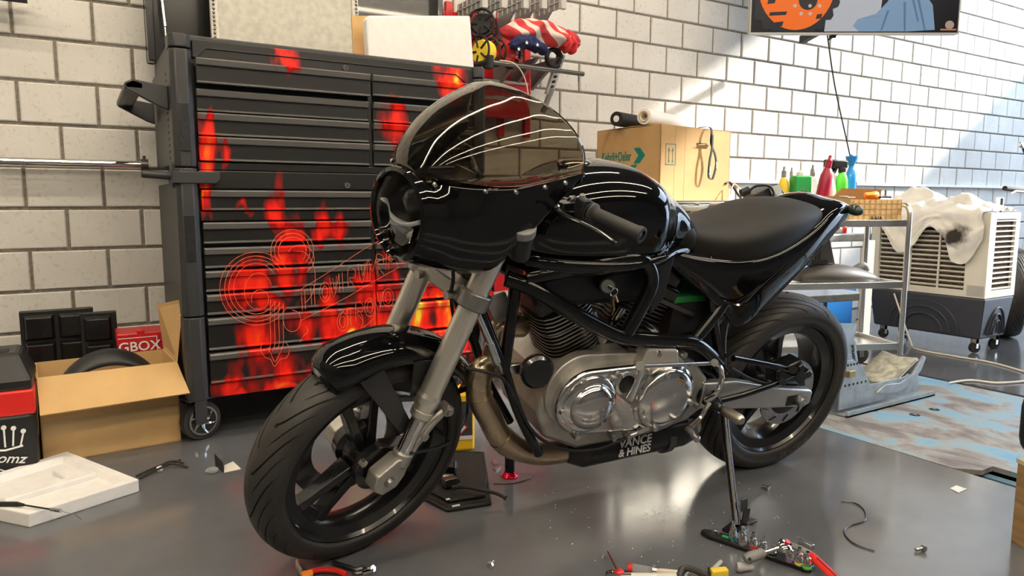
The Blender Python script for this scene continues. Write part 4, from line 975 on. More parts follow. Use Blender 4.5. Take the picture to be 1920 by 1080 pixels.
# cardboard carton on the trolley
rb = thing('small_carton', 'small open brown carton at the right end of the trolley top', 'carton', on_tr(-.17, .10, TZ), TA+.04)
w2, d2, h2 = .15, .082, .125
lpart('carton_shell', MB().box(-w2, w2, -d2, -d2+.004, 0, h2).box(-w2, w2, d2-.004, d2, 0, h2).box(-w2, -w2+.004, -d2, d2, 0, h2).box(w2-.004, w2, -d2, d2, 0, h2).box(-w2, w2, -d2, d2, 0, .004), 'card', rb, smooth=0)
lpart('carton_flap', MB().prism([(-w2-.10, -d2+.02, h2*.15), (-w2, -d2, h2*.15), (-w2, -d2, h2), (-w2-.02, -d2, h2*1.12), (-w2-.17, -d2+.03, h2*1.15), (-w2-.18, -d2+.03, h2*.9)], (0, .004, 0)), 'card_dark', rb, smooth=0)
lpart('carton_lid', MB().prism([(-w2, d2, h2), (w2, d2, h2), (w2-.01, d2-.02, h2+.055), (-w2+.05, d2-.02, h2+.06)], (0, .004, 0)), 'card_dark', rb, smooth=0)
gr_ = MB()
for i in range(4): gr_.box(-w2, w2, -d2-.0012, -d2, .02+i*.028, .0215+i*.028)
for i in range(9): gr_.box(-w2+.02+i*.032, -w2+.0215+i*.032, -d2-.0012, -d2, .0, h2)
lpart('grid_print', gr_, mat('brown_ink', (.32, .20, .09), .8), rb, smooth=0)
lettering('carton_lettering', 'RAJA', K['ink'], rb, (-.03, -d2-.002, .018), (1, 0, 0), (0, 0, 1), .032, .0006, .01)
lpart('carton_underline', MB().box(-.03, .045, -d2-.002, -d2-.001, .008, .013), 'ink', rb, smooth=0)
# orange rag and pliers lying on the carton
mb = MB(); rings = []
for i in range(9):
    t = i/8; r = .026*math.sin(PI*min(.97, max(.05, t)))**.6
    rings.append([V(-.065+.13*t, r*1.3*math.cos(2*PI*j/12), .022+r*.9*math.sin(2*PI*j/12)+.006*math.sin(5*t+j)) for j in range(12)])
solo('orange_rag', mb.loft(rings), 'orange', 'crumpled orange cloth lying on the small brown carton', 'cloth', on_tr(-.13, .11, TZ+.125), .1, smooth=180, sub=1)
pl = thing('pliers', 'black pliers lying beside the orange cloth on the carton', 'pliers', on_tr(-.05, .11, TZ+.127))
lpart('handle', MB().tube([(-.05, 0, .01), (0, .01, .014), (.05, .0, .012)], .006, 8), 'ink', pl); lpart('handle', MB().tube([(-.05, .02, .01), (0, .0, .014), (.05, .03, .045)], .006, 8), 'ink', pl)
solo('screwdriver', MB().cyl((-.09, 0, .008), (.0, 0, .008), .008, n=10).cyl((0, 0, .008), (.08, 0, .008), .003), 'grey', 'grey screwdriver lying on the left edge of the small carton', 'screwdriver', on_tr(-.27, .11, TZ+.128), .1)
# bottles
def tr_at(u, Yoff, zb=TZ):
    lo, hi = -LW-.3, 0.0
    for _ in range(40):
        m_ = (lo+hi)/2; p = on_tr(m_, Yoff, zb); d = p-CAM
        if 960+FPX*d.dot(_r)/d.dot(_f) < u: lo = m_
        else: hi = m_
    return on_tr(lo, Yoff, zb)
def bottle(name, label, u, vt, Yoff, body, cap, kind, wpx, zb=TZ, shape='round', extra=None):
    """placed on the trolley top at pixel column u; vt: pixel row of its top"""
    # find trolley point whose projection is at u: walk along the shelf at depth Yoff
    p = tr_at(u, Yoff, zb); dep = (p-CAM).dot(_f); h = CAM.z+(ray(u, vt)*dep).z-zb; r = wpx/FPX*dep/2
    t = thing(name, label, kind, p, TA, 'bottles on the trolley')
    n = 4 if shape == 'square' else 20
    bh = h*(.90 if shape == 'square' else .80)
    if shape == 'square':
        lpart('body', MB().box(-r, r, -r*.7, r*.7, 0, bh), body, t, smooth=0, bevel=.008)
    else:
        lpart('body', MB().lathe([(r*.9, 0), (r, .01), (r, bh*.75), (r*.9, bh*.88), (r*.55, bh), (r*.42, bh+.005)], (0, 0, 0), (0, 0, 1), 20), body, t)
    if shape == 'spray':
        sp_ = lpart('trigger_head', MB().box(-.055, .025, -.012, .012, h*.88, h*1.0).box(-.02, .015, -.012, .012, h*.80, h*.90), cap, t, bevel=.006)
        lpart('trigger', MB().tube([(-.03, 0, h*.89), (-.045, 0, h*.80)], .005, 6), cap, sp_)
    else:
        lpart('cap', MB().lathe([(r*.48, bh), (r*.48, bh+(h-bh)*.6), (r*.3, bh+(h-bh)*.7), (r*.22, h)], (0, 0, 0), (0, 0, 1), 14), cap, t)
    lpart('label', MB().box(-r*.8, r*.8, -r*1.02 if shape != 'square' else -r*.72, -r*.6, bh*.15, bh*.6) if shape == 'square' else MB().lathe([(r*1.01, bh*.15), (r*1.01, bh*.6)], (0, 0, 0), (0, 0, 1), 20), extra or 'white', t, smooth=30)
    return t
yb = bottle('glue_bottle', 'yellow pointed glue bottle at the left of the trolley top', 1466, 313, .20, 'lemon', 'grey', 'bottle', 20, extra='yellow')
lettering('bottle_lettering', 'U', K['ink'], yb, (-.016, -.030, .135), (1, 0, 0), (0, 0, 1), .035, .001, .02)
bottle('spray_can', 'pale slim bottle between the yellow and the green bottles', 1480, 315, .24, 'clearp', 'grey', 'bottle', 14)
bottle('green_bottle', 'square bottle of green liquid with white cap on the trolley', 1497, 320, .16, 'green', 'white', 'bottle', 33, shape='square', extra=mat('grey_label', (.35, .42, .36), .6))
bottle('clear_bottle', 'clear bottle with grey spout behind the maroon bottle', 1519, 310, .26, 'clearp', 'grey', 'bottle', 18)
solo('red_holder', MB().box(-.025, .025, -.02, .02, 0, .14), mat('red_holder', (.75, .06, .05), .4), 'small red plastic holder beside the green bottle', 'holder', on_tr(-.475, .10, TZ), TA, smooth=0, bevel=.005)
mr_ = bottle('maroon_bottle', 'tall slanted maroon bottle on the trolley top', 1532, 293, .15, 'maroon', 'maroon', 'bottle', 24, extra='maroon'); mr_.rotation_euler = (0, .16, TA); mr_.location.z += .006
bottle('white_bottle', 'white bottle with dark label behind the carton', 1552, 318, .235, 'white', 'white', 'bottle', 22, extra='grey')
bottle('white_spray', 'white spray bottle with black trigger head behind the carton', 1557, 300, .285, 'white', 'black', 'spray bottle', 18, shape='spray')
bottle('green_spray', 'bright green spray bottle with black trigger head', 1574, 302, .25, 'lime', 'black', 'spray bottle', 22, shape='spray', extra='lime')
bs = bottle('blue_bottle', 'tall clear blue bottle with flared blue top', 1590, 291, .28, mat('blue_translucent', (.05, .35, .95), .1, trans=.4), 'blue', 'bottle', 20, extra=mat('blue_fill', (.05, .30, .9), .2))
lpart('flared_nozzle', MB().lathe([(.012, 0), (.018, .02), (.03, .045), (.032, .06)], (0, 0, .30), (0, 0, 1), 14), 'blue', bs)
# dark boxes and leads on the left end of the trolley
cb = thing('charger_box', 'black battery charger with angled front and lead on the trolley left end', 'charger', tr_at(1430, .10, TZ), TA)
lpart('case', MB().prism([(-.09, -.08, 0), (.12, -.08, 0), (.12, -.08, .095), (.03, -.08, .205), (-.09, -.08, .15)], (0, .13, 0)), 'black', cb, smooth=0, bevel=.004)
lpart('face_plate', MB().prism([(.0, -.082, .15), (.06, -.082, .145), (.035, -.082, .20), (-.02, -.082, .185)], (0, .003, 0)), 'lgrey', cb, smooth=0)
lpart('lead', MB().tube(catmull([(-.14, -.07, .15), (-.09, -.09, .19), (-.02, -.09, .19), (.0, -.1, .14), (-.05, -.1, .10)], 5), .007, 8).cyl((-.16, -.07, .155), (-.12, -.07, .17), .020), 'ink', cb)
# saddle fairing part and papers on the middle shelf
sp_ = thing('spare_fender', 'dull black plastic mudguard with bracket on the middle trolley shelf', 'mudguard', on_tr(-.28, .14, .487), TA)
rg = []
for i in range(15):
    t = i/14; x = -.23+.46*t; hgt = .105*math.sin(PI*min(1, .08+t*.9))**.55*(1-.35*t); wd = .085*math.sin(PI*min(.98, .1+t*.88))**.5
    rg.append([V(x, wd*math.cos(PI*j/10), .012+hgt*math.sin(PI*j/10)**.8) for j in range(11)]+[V(x, -wd*.9, .008), V(x, wd*.9, .008)])
lpart('shell', MB().loft(rg), 'grey' if False else mat('dull_black', (.045, .042, .040), .5), sp_, smooth=80)
lpart('riser', MB().prism([(-.18, -.02, .09), (-.02, -.02, .075), (-.07, -.02, .25), (-.15, -.02, .30)], (0, .06, 0)), mat('dull_black_riser', (.05, .045, .042), .55), sp_, bevel=.008)
lpart('bracket', MB().box(-.165, -.08, -.03, -.022, .10, .125).box(-.11, -.05, -.03, -.022, .085, .105).box(-.15, -.12, -.03, -.022, .12, .19), 'ink', sp_, bevel=.003)
solo('shelf_mat', MB().prism([(-.38, -.10, 0), (.10, -.11, 0), (.20, -.04, 0), (.18, .08, 0), (-.36, .10, 0)], (0, 0, .006)), 'white', 'white board under the mudguard on the middle trolley shelf', 'board', on_tr(-.28, .14, .4875), TA, smooth=0)
sp_.location.z += .0075
solo('pipe_elbow', MB().tube(catmull([(-.06, 0, .02), (.0, .0, .05), (.05, .0, .07), (.07, .0, .04)], 5), .02, 12), 'grey', 'short grey hose elbow behind the mudguard on the trolley', 'hose', on_tr(-.09, .27, .50), TA)
solo('long_board', MB().box(-.05, .05, -.012, .012, 0, .70), 'pale_wood', 'upright pale board standing behind the trolley end frame', 'board', (3.90, 2.43, .0), .1, smooth=0, bevel=.003)

# ---- grey service trolley at the back with blue crates
g2 = thing('grey_trolley', 'grey two tier service trolley against the back wall', 'trolley', (4.42, 3.0, 0), -.2)
for z in (.66, .26):
    lpart('shelf', MB().box(-.62, .16, -.16, .22, z, z+.05), K['galv'], g2, smooth=0, bevel=.006)
for x in (-.60, .14):
    for y in (-.14, .20): lpart('post', MB().cyl((x, y, .12), (x, y, .78), .016, n=12), 'dsteel', g2)
for x in (-.58, .12):
    w = lpart('caster', MB().lathe([(.04, -.014), (.058, -.013), (.06, 0), (.058, .013), (.04, .014)], (x, -.14, .06), (.4, 1, 0), 22), K['lgrey'], g2); lpart('caster_fork', MB().box(x-.016, x+.016, -.162, -.156, .05, .13).box(x-.016, x+.016, -.124, -.118, .05, .13), 'steel', w, smooth=0)
mt = thing('hand_meter', 'small grey and white hand meter with red end on the grey trolley', 'meter', (4.40, 3.0, .71), -.2)
lpart('case', MB().box(-.14, .05, -.03, .03, 0, .04), K['lgrey'], mt, bevel=.006); lpart('nose', MB().box(.05, .09, -.028, .028, .0, .045), K['redplastic'], mt, bevel=.005); lpart('tail_cap', MB().box(-.17, -.14, -.02, .02, .0, .03), K['blue'], mt, bevel=.005)
solo('paper_wedge', MB().prism([(-.10, -.05, 0), (.10, -.05, 0), (.06, -.05, .06), (-.06, -.05, .08)], (0, .12, 0)), 'white', 'white folded carton beside the hand meter on the grey trolley', 'carton', (4.08, 3.04, .71), -.2, smooth=0)
for i, (x, y, lab) in enumerate(((4.80, 3.40, 'blue plastic crate at the right behind the grey trolley'), (4.22, 3.45, 'blue plastic crate under the left of the grey trolley'))):
    c = thing('blue_crate', lab, 'crate', (x, y, 0), -.2, 'blue crates by the wall')
    lpart('tub', MB().box(-.22, .22, -.15, -.145, 0, .27).box(-.22, .22, .145, .15, 0, .27).box(-.22, -.215, -.15, .15, 0, .27).box(.215, .22, -.15, .15, 0, .27).box(-.22, .22, -.15, .15, 0, .005), 'blue', c, smooth=0); lpart('rim', MB().box(-.235, .235, -.165, -.145, .25, .275).box(-.235, .235, .145, .165, .25, .275).box(-.235, -.215, -.165, .165, .25, .275).box(.215, .235, -.165, .165, .25, .275), 'blue', c, smooth=0, bevel=.003)
solo('upper_crate', MB().box(-.20, .20, -.14, .14, 0, .16), 'blue', 'blue box stacked on the right blue crate', 'crate', (4.82, 3.41, .276), -.2, smooth=0, bevel=.008)

# ---- evaporative cooler
co = thing('air_cooler', 'cream evaporative air cooler on a dark slate tank with casters', 'air cooler', (4.60, 2.12, 0))
x0, x1, y0, y1 = 0, .36, 0, .72
lpart('tank', MB().loft([[(x0+.02, y0+.02, .09), (x1-.03, y0+.02, .09), (x1-.03, y1-.03, .09), (x0+.02, y1-.03, .09)], [(x0-.005, y0-.005, .345), (x1+.005, y0-.005, .345), (x1+.005, y1, .345), (x0-.005, y1, .345)]]), 'navy', co, smooth=0, bevel=.012)
for k in range(3):
    P = [(-.001+.012*(1-math.sin(a)*.7), .36-(.22-.05*k)*math.cos(a), .115+(.19-.045*k)*math.sin(a)) for a in [PI*i/14 for i in range(15)]]
    lpart('tank_rib', MB().tube(P, .006, 6), 'navy', co)
    P = [(.19+(.10-.028*k)*math.cos(a), -.002+.010*(1-math.sin(a)*.7), .11+(.17-.04*k)*math.sin(a)) for a in [PI*i/12 for i in range(13)]]
    lpart('tank_rib', MB().tube(P, .006, 6), 'navy', co)
lpart('housing', MB().box(x0+.03, x1, y0+.02, y1, .345, .86), 'cream', co, smooth=0, bevel=.015)
lpart('front_skin', MB().box(x0, x0+.03, y0+.02, y0+.12, .346, .859).box(x0, x0+.03, y1-.05, y1, .346, .859).box(x0, x0+.03, y0+.12, y1-.05, .346, .385).box(x0, x0+.03, y0+.12, y1-.05, .80, .859), 'cream', co, smooth=0)
lpart('side_skin', MB().box(x0, x0+.07, y0-.003, y0+.0199, .346, .859).box(x1-.05, x1, y0-.003, y0+.0199, .346, .859).box(x0+.07, x1-.05, y0-.003, y0+.0199, .346, .39).box(x0+.07, x1-.05, y0-.003, y0+.0199, .82, .859), 'cream', co, smooth=0)
lpart('cooling_pad', MB().box(x0+.025, x0+.032, y0+.12, y1-.05, .385, .80).box(x0+.07, x1-.05, y0+.014, y0+.0195, .39, .82), mat('brown_pad', (.10, .065, .04), .9, noise=.7, nscale=60, bump=.8, bscale=80), co, smooth=0)
sl_ = MB().box(-.012, .0, -.275, .275, -.004, .004); sl_.xf(lambda p: V(p.x*.9, p.y, p.z-p.x*.6))
first = None
for i in range(14):
    if first is None: o = first = obj('slat', sl_, K['cream'], co, smooth=0)
    else: o = first.copy(); COL.objects.link(o)
    o.location = (x0+.022, (y0+.12+y1-.05)/2, .398+i*.0305)
sl2 = MB().box(-.12, .12, -.008, .004, -.004, .004); first = None
for i in range(14):
    if first is None: o = first = obj('side_slat', sl2, K['cream'], co, smooth=0)
    else: o = first.copy(); COL.objects.link(o)
    o.location = (x0+.19, y0+.006, .40+i*.0315)
for y in (.28, .46): lpart('grille_bar', MB().box(x0+.002, x0+.012, y-.005, y+.005, .385, .80), 'cream', co, smooth=0)
for x, y in ((.06, .06), (.30, .06), (.06, .64), (.30, .64)):
    w = lpart('caster', MB().lathe([(.02, -.01), (.032, -.01), (.034, 0), (.032, .01), (.02, .01)], (x, y, .034), (.5, 1, 0), 18), 'rubber', co); lpart('caster_fork', MB().box(x-.012, x+.012, y-.018, y+.018, .06, .09).box(x-.012, x+.012, y-.018, y-.014, .03, .09).box(x-.012, x+.012, y+.014, y+.018, .03, .09), 'steel', w, smooth=0)
lpart('spec_sticker', MB().box(x0-.0015, x0, y0+.005, y0+.10, .355, .42), K['lgrey'], co, smooth=0)
# cloth thrown over the cooler
import mathutils
mb = MB(); NU, NV = 40, 34; G = []
for i in range(NU+1):
    row = []
    for j in range(NV+1):
        a = -.32+1.05*i/NU      # across x: drape front (negative) over top
        b = j/NV                # along y
        y = .02+.70*b
        n1 = mathutils.noise.noise(V(a*5, b*6, 1.3)); n2 = mathutils.noise.noise(V(a*12, b*14, 4.1)); n3 = mathutils.noise.noise(V(a*25, b*22, 9))
        front = .05+.27*max(0, math.sin((b-.02)*PI*1.05))**.6*(.55+.45*math.sin(b*9+1.1))+(.10 if b < .25 else 0)
        if a < 0:   # hanging part
            s_ = -a/.32; x = -.024-.035*abs(n1)-.022*abs(n2)-.008*n3; z = .868-front*s_*(1+.2*n1)*1.12; z += .012*n3
        else:
            s_ = a/.73; x = .40*s_; z = .872+.13*(max(0, n1+.25))*math.sin(PI*min(1, s_*1.2))**.5*max(0, math.sin(PI*b))**.5+.055*max(0, math.sin(PI*b))**.6*math.sin(PI*min(1, s_*.9+.1))+.034*n2+.016*n3
            z = max(z, .868)
        row.append(V(x, y+.03*n1, z))
    G.append(row)
mb.loft(G, False, False)
rag = solo('stained_rag', mb, 'cloth', 'crumpled stained white rag draped over the top of the air cooler', 'rag', (4.60, 2.12, .0), 0, smooth=180, sub=1)
m_ = K['cloth']; nt = m_.node_tree
tcn = nt.nodes.new('ShaderNodeTexCoord'); ds = nt.nodes.new('ShaderNodeVectorMath'); ds.operation = 'DISTANCE'; ds.inputs[1].default_value = (-.04, .17, .72); nt.links.new(tcn.outputs['Object'], ds.inputs[0])
nz = nt.nodes.new('ShaderNodeTexNoise'); nz.inputs['Scale'].default_value = 14; nt.links.new(tcn.outputs['Object'], nz.inputs[0])
ma = nt.nodes.new('ShaderNodeMath'); ma.operation = 'MULTIPLY_ADD'; ma.inputs[1].default_value = .16; nt.links.new(nz.outputs[0], ma.inputs[0]); nt.links.new(ds.outputs['Value'], ma.inputs[2])
mrg = nt.nodes.new('ShaderNodeMapRange'); mrg.inputs[1].default_value = .115; mrg.inputs[2].default_value = .175; nt.links.new(ma.outputs[0], mrg.inputs[0])
pb_ = nt.nodes['Principled BSDF']; src = pb_.inputs['Base Color'].links[0].from_socket
mxx = nt.nodes.new('ShaderNodeMix'); mxx.data_type = 'RGBA'; mxx.inputs[6].default_value = (.03, .025, .02, 1); nt.links.new(mrg.outputs[0], mxx.inputs[0]); nt.links.new(src, mxx.inputs[7]); nt.links.new(mxx.outputs[2], pb_.inputs['Base Color'])

# ---- work bench and removal carton
be = thing('work_bench', 'bright metal bench with tubular edge behind the fuel tank', 'bench', (2.95, 3.2, 0))
wpart('top', MB().box(2.30, 3.42, 2.80, 3.60, .90, .925), 'stain', be, smooth=0, bevel=.003)
wpart('edge_tube', MB().cyl((2.30, 2.785, .912), (3.42, 2.785, .912), .017, n=14), 'chrome', be)
for x in (2.33, 3.39):
    for y in (2.83, 3.56): wpart('leg', MB().cyl((x, y, 0), (x, y, .90), .02, n=12), 'stain', be)
cs = wpart('drawer_unit', MB().box(2.42, 3.30, 2.82, 3.5, .62, .895), K['alu'], be, smooth=0, bevel=.006)
wpart('unit_edge', MB().box(2.41, 3.31, 2.808, 2.82, .858, .872).box(2.41, 3.31, 2.808, 2.82, .62, .636), 'chrome', cs, smooth=0)
wpart('unit_corner', MB().box(3.27, 3.315, 2.80, 2.83, .80, .875), 'chrome', cs, bevel=.008)
wpart('unit_latch', MB().box(2.93, 3.02, 2.806, 2.82, .80, .835), 'chrome', cs, bevel=.004)
mc = thing('removal_carton', 'large brown removal carton with green print standing on the metal bench', 'carton', (2.703, 2.897, .926), .102)
bw, bd_, bh_ = .61, .49, .405
lpart('carton_front', MB().box(0, bw, 0, .005, 0, bh_), 'card_big', mc, smooth=0)
lpart('carton_side', MB().box(0, .005, 0, bd_, 0, bh_), 'card_big', mc, smooth=0)
lpart('carton_back', MB().box(0, bw, bd_-.005, bd_, 0, bh_).box(bw-.005, bw, 0, bd_, 0, bh_), 'card_big', mc, smooth=0)
lpart('carton_top', MB().prism([(0, 0, bh_), (bw+.012, 0, bh_-.004), (bw+.012, bd_*.48, bh_+.004), (0, bd_*.48, bh_+.006)], (0, 0, .004)).prism([(0, bd_*.5, bh_+.004), (bw, bd_*.5, bh_+.006), (bw, bd_, bh_), (0, bd_, bh_)], (0, 0, .004)), 'card_big', mc, smooth=0)
lpart('crease', MB().box(.20, .203, -.001, 0, 0, bh_).box(.115, .117, -.001, 0, .02, bh_), 'card_dark', mc, smooth=0)
lpart('hand_hole', MB().box(.30, .39, -.0015, 0, .30, .325), 'ink', mc, smooth=0); lpart('hand_hole_flap', MB().prism([(.29, -.001, .295), (.39, -.001, .295), (.385, -.02, .315), (.295, -.02, .312)], (0, 0, .004)), 'card_big', mc, smooth=0)
# printed lettering on the left side (faces -x); local y runs to the back
tw = textmesh('Kehrli+Oeler', .075, .0006, .012); wd = max(p.x for p in tw.v)
lettering('print_name', 'Kehrli+Oeler', K['teal'], mc, (-.0015, bd_*.915, .226), (0, -1, 0), (0, 0, 1), .075, .0006, .016, 0, 'LEFT', .235/wd)
def chev(y, z, s, dr): return MB().prism([(-.0008, y, z), (-.0008, y-dr*s*.55, z), (-.0008, y-dr*s, z+s*.5), (-.0008, y-dr*s*.55, z+s), (-.0008, y, z+s), (-.0008, y-dr*s*.42, z+s*.5)], (-.0007, 0, 0))
lpart('print_arrow', chev(.195, .208, .085, 1), 'teal', mc, smooth=0); lpart('print_arrow', chev(.165, .115, .085, -1), 'teal', mc, smooth=0)
ar = MB().box(.04, .125, -.0012, 0, .305, .309).box(.04, .043, -.0012, 0, .19, .309).box(.122, .125, -.0012, 0, .19, .309).box(.045, .11, -.0012, 0, .195, .199)
for x in (.067, .098): ar.box(x-.002, x+.002, -.0012, 0, .21, .285).prism([(x-.010, -.0012, .265), (x, -.0012, .278), (x+.010, -.0012, .265), (x, -.0012, .29)], (0, .001, 0)).prism([(x-.006, -.0012, .208), (x+.006, -.0012, .208), (x, -.0012, .235)], (0, .001, 0))
lpart('print_this_way_up', ar, 'teal', mc, smooth=0)
# rolls lying on the carton
rt = bh_+.926+.011
rl = thing('film_roll', 'roll of clear film with cardboard core lying on the removal carton', 'roll', (2.78, 3.06, rt), 0)
dR = V(.62, .22, 0).normalized()
lpart('roll', MB().lathe([(.020, 0), (.042, 0), (.042, .50), (.020, .50)], V(-.10, -.05, .042), dR, 24, loop=True), 'white', rl); lpart('core', MB().lathe([(.024, -.006), (.030, -.006), (.030, .506), (.024, .506)], V(-.10, -.05, .042), dR, 20, loop=True), 'card', rl)
rl2 = thing('black_roll', 'roll of black foil lying beside the clear film roll', 'roll', (2.72, 3.16, rt), 0)
lpart('roll', MB().lathe([(.018, 0), (.040, 0), (.040, .44), (.018, .44)], V(-.11, -.0, .040), dR, 24, loop=True), 'ink', rl2); lpart('core', MB().lathe([(.0, -.002), (.018, -.002), (.018, .442), (.0, .442)], V(-.11, -.0, .040), dR, 16), 'white', rl2)
# lanyard over the front edge
ly = thing('lanyard', 'black printed lanyard hanging over the front of the removal carton', 'lanyard', (3.07, 2.925, 1.0))
def ribbon(P, w, dirn):
    P = catmull(P, 5); return MB().loft([[p-dirn*w, p+dirn*w] for p in P], False, False)
xa = V(.995, .1, 0)
lpart('strap', ribbon([(.02, .12, .34), (.02, .02, .345), (.022, -.02, .325), (.02, -.022, .25), (.05, -.026, .19), (.06, -.028, .13), (.035, -.03, .055), (.015, -.03, .05), (.0, -.03, .07), (.005, -.03, .15), (.022, -.028, .22), (.025, -.026, .30)], .0095, xa), 'ink', ly, smooth=60, solid=.0015)
lettering('strap_lettering', 'Seidar', K['wink'], ly, (.012, -.033, .075), (.0, 0, 1), (-1, -.1, 0), .018, .0004)
lettering('strap_lettering', 'Seidar', K['wink'], ly, (.066, -.032, .11), (-.1, 0, 1), (-1, -.1, 0), .016, .0004)
# loose leads at the carton's right end, paper sheets
solo('loose_leads', MB().tube(catmull([(-.08, 0, .04), (-.03, .02, .10), (.02, 0, .05), (.06, .02, .02)], 5), .004, 6), K['orange'], 'thin orange lead beside the removal carton', 'lead', (3.34, 2.90, .926))
solo('dark_leads', MB().tube(catmull([(-.06, .0, .10), (0, .02, .11), (.05, 0, .04), (.10, .02, .02)], 5), .007, 6), 'ink', 'black lead hanging beside the removal carton', 'lead', (3.33, 2.95, .926))
solo('paper_sheet', MB().box(-.10, .10, -.08, .08, 0, .004), 'white', 'white papers on the right end of the metal bench', 'paper', (3.30, 2.87, .926), .3, smooth=0)

# ---- wall rail and cable duct
wr = solo('wall_rail', MB().cyl((0, 0, 0), (-3.6, 0, 0), .018, n=12), 'chrome', 'bright metal rail along the wall left of the tool chest', 'rail', (.27, 3.60, 1.082)); 
o = lpart('rail_clamp', MB().cyl((-.015, 0, 0), (.015, 0, 0), .026, n=14).box(-.012, .012, 0, .06, -.012, .012).cyl((0, 0, .02), (0, 0, .04), .007), 'dsteel', wr)
p = ony(1640, 346, WY-.03)
dt = thing('cable_duct', 'white cable duct running along the back wall', 'cable duct', (4.6, WY-.03, p.z))
lpart('duct', MB().box(-.9, 5.5, -.005, .035, -.011, .011), 'white', dt, smooth=0, bevel=.004)
solo('wall_fixture', MB().box(-.30, .12, -.05, .03, 0, .012), 'ink', 'black bottom edge of a panel high on the left wall', 'panel', (-.24, 3.58, 1.722), smooth=0)

# ---- screen hanging above the benches
dS = 4.55
sl0 = CAM+ray(1407, 61)*dS; sr0 = CAM+ray(1795, 59)*dS
sx = (sr0-sl0); sw_ = sx.length; sx = V(sx.x, sx.y, 0).normalized(); sy = V(0, 0, 1); sn = sx.cross(sy)
tv = thing('display_screen', 'wide display showing an orange wheel and jeans mounted above the trolley', 'display', sl0, math.atan2(sx.y, sx.x))
H_ = sw_*9/16
lpart('panel', MB().box(0, sw_, 0, .045, 0, H_), 'black', tv, smooth=0, bevel=.004)
lpart('bezel', MB().box(-.006, 0, -.003, .045, -.006, H_+.006).box(sw_, sw_+.006, -.003, .045, -.006, H_+.006).box(-.006, sw_+.006, -.003, .045, -.008, 0).box(-.006, sw_+.006, -.003, .045, H_, H_+.008), 'lgrey', tv, smooth=0)
def pic(name, poly, col, k, e=1.0):
    m = mat('screen_'+name, [x*.12 for x in col], .25, spec=.1); b_ = m.node_tree.nodes['Principled BSDF']; b_.inputs['Emission Color'].default_value = (*col, 1); b_.inputs['Emission Strength'].default_value = e*.75; return lpart(name, MB().prism([(x*sw_, -.0006*k, z*sw_) for x, z in poly], (0, .0004, 0)), m, tv, smooth=0)
def circ(cx, cz, r, n=40, a0=0, a1=2*PI): return [(cx+r*math.cos(a0+(a1-a0)*i/n), cz+r*math.sin(a0+(a1-a0)*i/n)) for i in range(n+1)][: n if abs(a1-a0-2*PI) < .01 else n+1]
S_ = lambda u, v: ((u-1407)/388, (60-v)/388)
pic('picture_dark', [(.004, .004), (.996, .004), (.996, .55), (.004, .55)], (.008, .009, .013), 1)
pic('picture_ground', [S_(1545, 58), S_(1645, 58), S_(1660, -100), S_(1560, -100)], (.45, .47, .52), 2)
kn = []
for i in range(72):
    a = 2*PI*i/72; r = .44 if i % 3 else .405; kn.append((.205+r*math.cos(a)*.62*.86, .235+r*math.sin(a)*.62))
kn = [(x, max(.004, z)) for x, z in kn if x > .003]
pic('picture_tyre', kn, (.02, .022, .028), 3)
def clipz(P): return [(max(.004, x), max(.005, z)) for x, z in P]
cx, cz = S_(1490, -28)
pic('picture_wheel', clipz([(cx+.186*math.cos(2*PI*i/48), cz+.215*math.sin(2*PI*i/48)) for i in range(48)]), (.90, .16, .015), 4)
for i, (u0, v0, u1, v1) in enumerate(((1440, 22, 1474, 30), (1450, 40, 1468, 50), (1436, 0, 1452, 9), (1528, 26, 1540, 36))):
    a = S_(u0, v1); b = S_(u1, v0); pic('picture_cutout', [a, (b[0]-.006, a[1]+.004), b, (a[0]+.004, b[1]-.004)], (.02, .02, .024), 5)
pic('picture_hub', [(S_(1512, 2)[0]+.045*math.cos(2*PI*i/20), max(.006, S_(1512, 2)[1]+.045*math.sin(2*PI*i/20))) for i in range(20)], (.02, .02, .022), 5)
for u, v in ((1488, 12), (1500, 26), (1517, 26), (1534, 12), (1516, 12)): pic('picture_bolt', [(S_(u, v)[0]+.009*math.cos(i), S_(u, v)[1]+.009*math.sin(i)) for i in (0, 1.05, 2.1, 3.14, 4.2, 5.2)], (.55, .45, .42), 6)
pic('picture_jeans', [S_(1598, 48), S_(1606, 36), S_(1640, 26), S_(1660, 5), S_(1680, -30), S_(1720, -20), S_(1745, 10), S_(1752, 55), S_(1700, 58), S_(1610, 58)], (.20, .32, .47), 5)
for a, b in (((1690, 5), (1694, 57)), ((1715, 0), (1732, 56)), ((1660, 20), (1650, 56)), ((1620, 34), (1648, 30)), ((1702, -10), (1718, 40))):
    p = S_(*a); q = S_(*b); pic('picture_fold', [p, (p[0]+.012, p[1]), (q[0]+.008, q[1]), q], (.10, .18, .30), 6)
pic('picture_logo', [(S_(1779, 46)[0]+.022*math.cos(2*PI*i/14), S_(1779, 46)[1]+.020*math.sin(2*PI*i/14)) for i in range(14)], (.42, .30, .24), 6); pic('picture_logo_bar', [S_(1762, 56), S_(1792, 56), S_(1792, 53), S_(1762, 53)], (.45, .2, .12), 7)
lpart('bracket', MB().prism([(.39*sw_, .03, -.045), (.44*sw_, .03, -.0), (.405*sw_, .03, -.0)], (0, .02, 0)).box(.40*sw_, .43*sw_, .04, .55, .05, .10).box(.40*sw_, .43*sw_, .045, .06, -.02, .3), 'ink', tv, smooth=0)
c0 = CAM+ray(1551, 63)*(dS+.07); c1 = CAM+ray(1606, 346)*(dS+.6)
pw = thing('power_cable', 'thin black cable hanging from the display down to the bench', 'cable', c1)
wpart('cable', MB().tube(catmull([c0, c0.lerp(c1, .3)+V(-.02, 0, -.02), c0.lerp(c1, .7)+V(-.01, 0, -.01), c1], 5), .005, 6), 'ink', pw)
